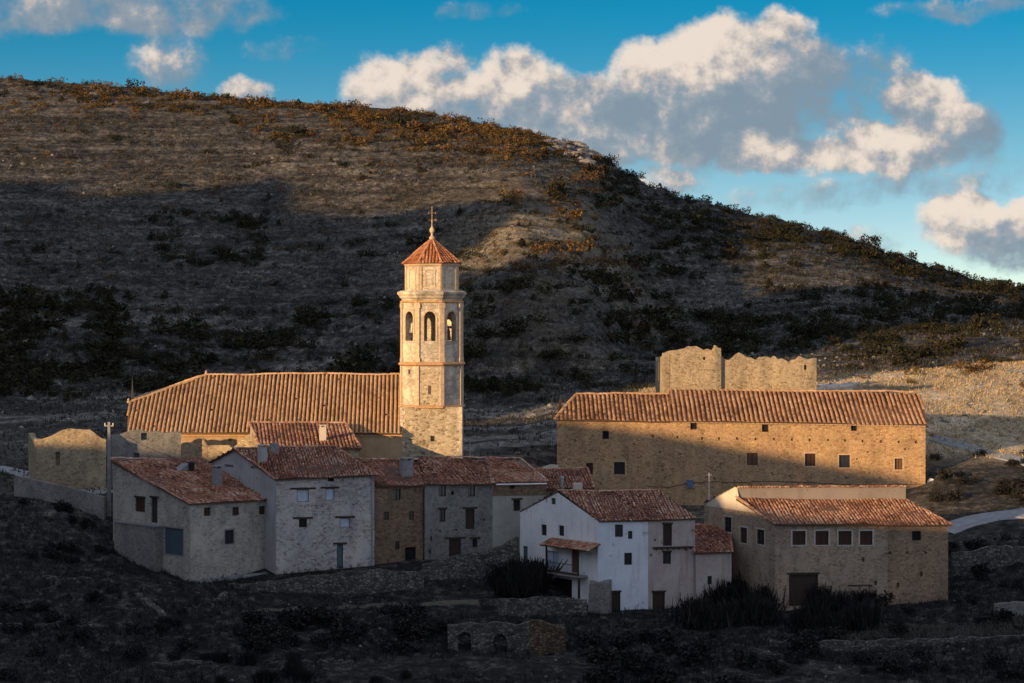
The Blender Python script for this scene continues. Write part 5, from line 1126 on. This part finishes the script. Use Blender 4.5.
def ridge_d(c): return np.interp(c, COLX, RD)
def py_of(x, y, z): return HZ + (ZC - z) * F / y
def scatter(n, c0, c1, d0, d1, clump=None, thr=0.0, seed=1, rel=False):
    rg = np.random.default_rng(seed); c = rg.uniform(c0, c1, n); d = rg.uniform(d0, d1, n)
    if rel: d = ridge_d(c) + d
    x = (c - 512) / F * d
    if clump: k = fbm(x / clump, d / clump, seed + 100, 3) + rg.normal(0, .05, n) > thr; x, d, c = x[k], d[k], c[k]
    return x, d, c
def hill_shrubs():
    rg = np.random.default_rng(33); S = []                     # x, y, size, kind, zone
    def put(xdc, smin, smax, kind, zone, f=None):
        x, d, c = xdc
        for i in range(len(x)):
            s = rg.uniform(smin, smax) * (1 + .5 * max(0, rg.normal()))
            S.append((x[i], d[i], s, kind, zone))
    cx_, cd_, cc_ = scatter(4600, 60, 604, -52, 0, None, 0, 1, True); rel = ridge_d(cc_) - cd_
    keep = rg.random(len(cx_)) < np.clip((cc_ - 90) / 260, .04, 1) * np.clip(1.15 - rel / np.interp(cc_, [100, 400, 520, 600], [16, 30, 46, 52]), 0, 1) * sm(fbm(cx_ / 9, cd_ / 9, 301, 3), -.2, .02)
    put((cx_[keep], cd_[keep], cc_[keep]), .45, 1.15, 'rust', 'crest')
    put(scatter(330, 230, 600, -46, 0, 11, -.02, 72, True), .6, 1.2, 'juniper', 'crest_green')
    put(scatter(520, -60, 260, -24, 1, 10, -.03, 2, True), .45, 1.0, 'rust', 'crest')
    put(scatter(120, -60, 230, -14, 1, None, 0, 22, True), .6, 1.2, 'juniper', 'skyline')
    put(scatter(1700, 560, 1120, 385, 520, 10, .03, 3), .6, 1.5, 'juniper', 'slope')
    put(scatter(700, 600, 1120, 350, 430, 9, .02, 4), .6, 1.5, 'juniper', 'slope')
    put(scatter(900, 600, 1100, -34, 4, None, 0, 5, True), .5, 1.15, 'juniper', 'skyline'); put(scatter(130, 600, 1100, -30, 0, 8, .0, 55, True), 1.0, 1.8, 'juniper', 'skyline')
    put(scatter(1500, -80, 620, 345, 405, 10, .045, 6), .7, 1.5, 'juniper', 'foot')
    put(scatter(330, 150, 265, 440, 472, 7, -.0, 7), .5, 1.2, 'juniper', 'patch')
    put(scatter(500, -80, 130, 355, 420, 10, -.02, 8), .8, 1.6, 'juniper', 'foot')
    put(scatter(300, 460, 640, 405, 470, 9, .06, 9), .6, 1.3, 'rust', 'spur')
    put(scatter(700, -80, 560, 405, 520, 12, .10, 10), .5, 1.1, 'juniper', 'mid')
    put(scatter(60, 860, 1080, 318, 338, 5, .03, 12), .5, 1.0, 'rust', 'meadow')
    put(scatter(5200, -80, 1110, 352, 530, 11, -.02, 14), .25, .6, 'juniper', 'mid'); put(scatter(1700, -80, 620, 352, 430, 6, .03, 16), .45, 1.0, 'juniper', 'mid'); put(scatter(500, 600, 1110, 380, 520, 5, .0, 17), .4, .9, 'juniper', 'slope')
    put(scatter(1600, -80, 640, 380, 530, 8, .0, 15), .25, .55, 'rust', 'mid_rust')
    S = [s for s in S if not (s[4] == 'slope' and 512 + F * s[0] / s[1] < 620 and s[1] < 400)]
    S = [(x, y, float(T(x, y)), s, k, z) for x, y, s, k, z in S]
    S = [s for s in S if -20 < 512 + F * s[0] / s[1] < 1045 or s[1] > 345]
    S.sort(key=lambda s: -(s[3] / s[1]) * (1 if 0 < 512 + F * s[0] / s[1] < 1024 else .01))
    protos = {}
    for k in ('juniper', 'rust'):
        protos[k] = []
        for v in range(6):
            q, t = bush_arrays(np.random.default_rng(100 + v), 230, 1.0, 1.0, .095, 5 + v % 3, conif=(k == 'juniper' and v == 5))
            protos[k].append((q, t, quads_mesh(('juniper_shrub' if k == 'juniper' else 'rusty_shrub'), q, t, M[k])))
    lab = {'crest_green': 'dark evergreen shrub among the rust brown thicket on the crest', 'mid_rust': 'small rust brown shrub on the terraced middle hillside', 'crest': 'rust brown sunlit shrub in the thicket along the left crest of the hill', 'slope': 'dark evergreen shrub on the shaded right flank of the hill', 'skyline': 'dark evergreen shrub standing against the sky on the ridge',
           'foot': 'dark evergreen shrub on the shaded lower hillside above the church', 'patch': 'dark evergreen shrub in the single dark patch high on the left hillside', 'spur': 'rust brown shrub on the warm terraced spur right of the tower',
           'mid': 'dark evergreen shrub scattered on the terraced middle hillside', 'meadow': 'rust brown shrub in the sunlit pale meadow at right'}
    for (x, y, z, s, k, zn) in S[:300]:
        q, t, me = protos[k][rg.integers(0, 6)]; o = bpy.data.objects.new('juniper_shrub' if k == 'juniper' else 'rusty_shrub', me); C.objects.link(o)
        o.location = (x, y, z - .08 * s); o.rotation_euler = (0, 0, rg.uniform(0, 6.28)); o.scale = (s * rg.uniform(.85, 1.25), s, s * rg.uniform(.75, 1.1))
        tag(o, lab[zn], 'shrub', {'crest_green': 'dark shrubs on the crest', 'mid_rust': 'small rusty shrubs on the middle hillside', 'crest': 'rusty shrubs on the crest', 'slope': 'dark shrubs on the right flank', 'skyline': 'shrubs on the skyline', 'foot': 'dark shrubs at the foot of the hill', 'patch': 'dark shrubs in the high patch', 'spur': 'rusty shrubs on the spur', 'mid': 'shrubs on the middle hillside', 'meadow': 'shrubs in the sunlit meadow'}[zn])
    for kk in ('juniper', 'rust'):
        Q, TT = [], []
        for (x, y, z, s, k, zn) in S[300:]:
            if k != kk: continue
            q, t, _ = protos[k][rg.integers(0, 6)]; sel = rg.random(len(q)) < (.55 if s > .7 else .26); q = q[sel]; a = rg.uniform(0, 6.28); ca, sa = math.cos(a), math.sin(a)
            Rm = np.array([[ca, -sa, 0], [sa, ca, 0], [0, 0, rg.uniform(.75, 1.1)]]); Q.append((q @ Rm.T) * s * (1.0 if s > .7 else 1.1) + np.array([x, y, z - .08 * s])); TT.append(np.clip(t[sel] + rg.normal(0, .12), 0, 1))
        me = quads_mesh('hillside_scrub', np.concatenate(Q), np.concatenate(TT), M[kk]); o = bpy.data.objects.new('hillside_scrub' if kk == 'juniper' else 'crest_scrub', me); C.objects.link(o)
        tag(o, 'dark evergreen scrub covering the hillside' if kk == 'juniper' else 'rust brown low scrub along the hill crest', 'scrub', None, 'stuff')
hill_shrubs()

def grass(name, label, n, regions, m, seed, hmin, hmax, wid, blades=4):
    rg = np.random.default_rng(seed); Q, TT = [], []
    for (k, c0, c1, d0, d1, rel, clump, thr) in regions:
        x, d, c = scatter(k, c0, c1, d0, d1, clump, thr, seed + k % 97, rel); z = T(x, d); nn = len(x)
        for b in range(blades):
            ox = rg.normal(0, wid, nn); oy = rg.normal(0, wid, nn); hh = rg.uniform(hmin, hmax, nn); lx = rg.normal(0, .35, nn) * hh; ly = rg.normal(0, .35, nn) * hh; a = rg.uniform(0, np.pi, nn); wx = np.cos(a) * wid * .5; wy = np.sin(a) * wid * .5
            p = np.stack([x + ox, d + oy, z - .05], 1); s = np.stack([wx, wy, 0 * wx], 1); tp = p + np.stack([lx, ly, hh], 1)
            Q.append(np.stack([p - s, p + s, tp + s * .35, tp - s * .35], 1)); TT.append(np.clip(rg.normal(.5, .25, nn), 0, 1))
    me = quads_mesh(name, np.concatenate(Q), np.concatenate(TT), m); o = bpy.data.objects.new(name, me); C.objects.link(o); tag(o, label, 'grass', None, 'stuff')
grass('dry_grass', 'dry brown grass and low heath tufts over the hillside', 0, [(46000, -80, 1110, 345, 530, False, 9, -.10), (6000, -80, 640, 262, 345, False, 9, -.1)], M['drygrass'], 5, .15, .5, .16, 4)
grass('straw_grass', 'pale straw grass on the sunlit meadow at right', 0, [(11000, 640, 1100, 292, 344, False, 6, -.16)], M['straw'], 6, .12, .4, .12, 4)
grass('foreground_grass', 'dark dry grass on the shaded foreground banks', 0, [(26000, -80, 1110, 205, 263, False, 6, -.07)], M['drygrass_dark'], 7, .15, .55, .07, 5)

grass('field_grass', 'strip of dry yellow grass across the dark bank at bottom right', 0, [(2600, 800, 1110, 233.5, 238.5, False, 5, -.1)], M['drygrass'], 8, .2, .6, .07, 5)

def foreground_bushes():
    rg = np.random.default_rng(44); tw = []; bu = []
    for v in range(5):
        q, t = twig_arrays(np.random.default_rng(200 + v), 420, 1.0, 1.0); tw.append(quads_mesh('bare_thicket', q, t, M['twig']))
        q, t = bush_arrays(np.random.default_rng(300 + v), 420, 1.0, 1.0, .085, 7); bu.append(quads_mesh('dark_bush', q, t, M['twig']))
    spots = []
    def zone(n, x0, x1, y0, y1, s0, s1, kind, label, group):
        for _ in range(n):
            px, py = rg.uniform(x0, x1), rg.uniform(y0, y1); p = hit(px, py, 205, 262); spots.append((p, rg.uniform(s0, s1), kind, label, group))
    zone(30, 690, 870, 598, 632, 1.3, 2.6, 't', 'bare dark thicket at the foot of the right hand buildings', 'thickets below the right buildings')
    zone(14, 700, 760, 590, 605, 1.8, 2.9, 't', 'tall bare thicket against the lean-to wall', 'thickets beside the lean-to')
    zone(10, 495, 535, 578, 598, 1.6, 2.6, 't', 'bare dark thicket left of the white house', 'thickets left of the white house')
    zone(34, 250, 450, 615, 655, .9, 1.9, 'b', 'dark bush in the hollow below the terrace wall', 'bushes in the hollow below the terrace')
    zone(30, 570, 860, 640, 690, .8, 1.9, 'b', 'dark bush on the lowest bank below the white house', 'bushes on the lowest bank')
    zone(22, 0, 190, 590, 680, .6, 1.3, 'b', 'low dark bush on the bottom left slope', 'bushes on the bottom left slope')
    zone(16, 20, 110, 500, 580, .5, 1.1, 'b', 'low dark bush on the bank below the road', 'bushes on the bank below the road')
    zone(24, 860, 1030, 600, 680, .6, 1.5, 'b', 'low dark bush on the bottom right slope', 'bushes on the bottom right slope')
    zone(16, 950, 1030, 535, 600, .5, 1.2, 'b', 'low dark bush on the bank below the right hand street', 'bushes below the right street')
    zone(12, 200, 420, 660, 690, .6, 1.2, 't', 'bare thicket at the bottom edge of the slope', 'thickets at the bottom edge')
    for p, s, k, l, g in spots:
        me = (tw if k == 't' else bu)[rg.integers(0, 5)]; o = bpy.data.objects.new('bare_thicket' if k == 't' else 'dark_bush', me); C.objects.link(o); o.location = p - Vector((0, 0, .1)); o.rotation_euler = (0, 0, rg.uniform(0, 6.28)); o.scale = (s * rg.uniform(.9, 1.5), s, s * rg.uniform(.8, 1.05)); tag(o, l, 'bush', g)
    for _ in range(22):                                          # low scrub between the lanes on the right and along the meadow foot
        p = hit(rg.uniform(930, 1030), rg.uniform(455, 505), 255, 330); o = bpy.data.objects.new('dark_bush', bu[rg.integers(0, 5)]); C.objects.link(o); s = rg.uniform(.5, 1.3); o.location = p; o.rotation_euler = (0, 0, rg.uniform(0, 6.28)); o.scale = (s * 1.2, s, s * .9); tag(o, 'low dark bush on the bank between the two right hand lanes', 'bush', 'bushes between the right lanes')
foreground_bushes()

def outcrop():
    """grey rock step where the crest breaks off"""
    rg = random.Random(6); mb = MB()
    for k in range(46):
        px = rg.uniform(545, 598); d = np.interp(px, COLX, RD) - rg.uniform(1, 14); p = atx(px, d); z = float(T(p.x, p.y)); s = rg.uniform(.5, 1.5); bm = bmesh.new(); bmesh.ops.create_icosphere(bm, subdivisions=1, radius=1)
        vs = [Vector((v.co.x * s * 1.5, v.co.y * s, v.co.z * s * .8)) * rg.uniform(.75, 1.15) + Vector((p.x, p.y, z + s * .3)) for v in bm.verts]; mb.mesh(vs, [tuple(v.index for v in f.verts) for f in bm.faces]); bm.free()
    p = atx(580, 520); o = mb.build('rock_outcrop', M['stone_rock'], None, (p.x, p.y, float(T(p.x, p.y)))); tag(o, 'grey broken rock ledge at the end of the hill crest', 'rock')
outcrop()
def stones():
    rg = np.random.default_rng(9); base = []
    for v in range(4):
        bm = bmesh.new(); bmesh.ops.create_icosphere(bm, subdivisions=1, radius=1); vs = np.array([v_.co[:] for v_ in bm.verts]) * (1 + .3 * rg.normal(size=(len(bm.verts), 1))); fs = np.array([[x.index for x in f.verts] for f in bm.faces]); base.append((vs * np.array([1.3, 1, .7]), fs)); bm.free()
    V, Fc, n = [], [], 0
    for (k, c0, c1, d0, d1, s0, s1, cl, th) in ((900, -80, 600, 290, 400, .1, .4, 7, .05), (900, 600, 1110, 345, 470, .1, .35, 9, .03), (300, -60, 1100, 208, 250, .06, .22, 6, .03), (260, 820, 1100, 300, 340, .1, .45, 5, .03), (500, -80, 620, 400, 520, .1, .4, 10, .06)):
        x, d, c = scatter(k, c0, c1, d0, d1, cl, th, 60 + k % 31); z = T(x, d)
        for i in range(len(x)):
            vs, fs = base[rg.integers(0, 4)]; s = rg.uniform(s0, s1); V.append(vs * s + np.array([x[i], d[i], z[i]])); Fc.append(fs + n); n += len(vs)
    me = np_mesh('scattered_stones', np.concatenate(V), np.concatenate(Fc), M['stone_rock']); o = bpy.data.objects.new('scattered_stones', me); C.objects.link(o); tag(o, 'pale loose stones strewn over the slopes', 'stones', None, 'stuff')
stones()
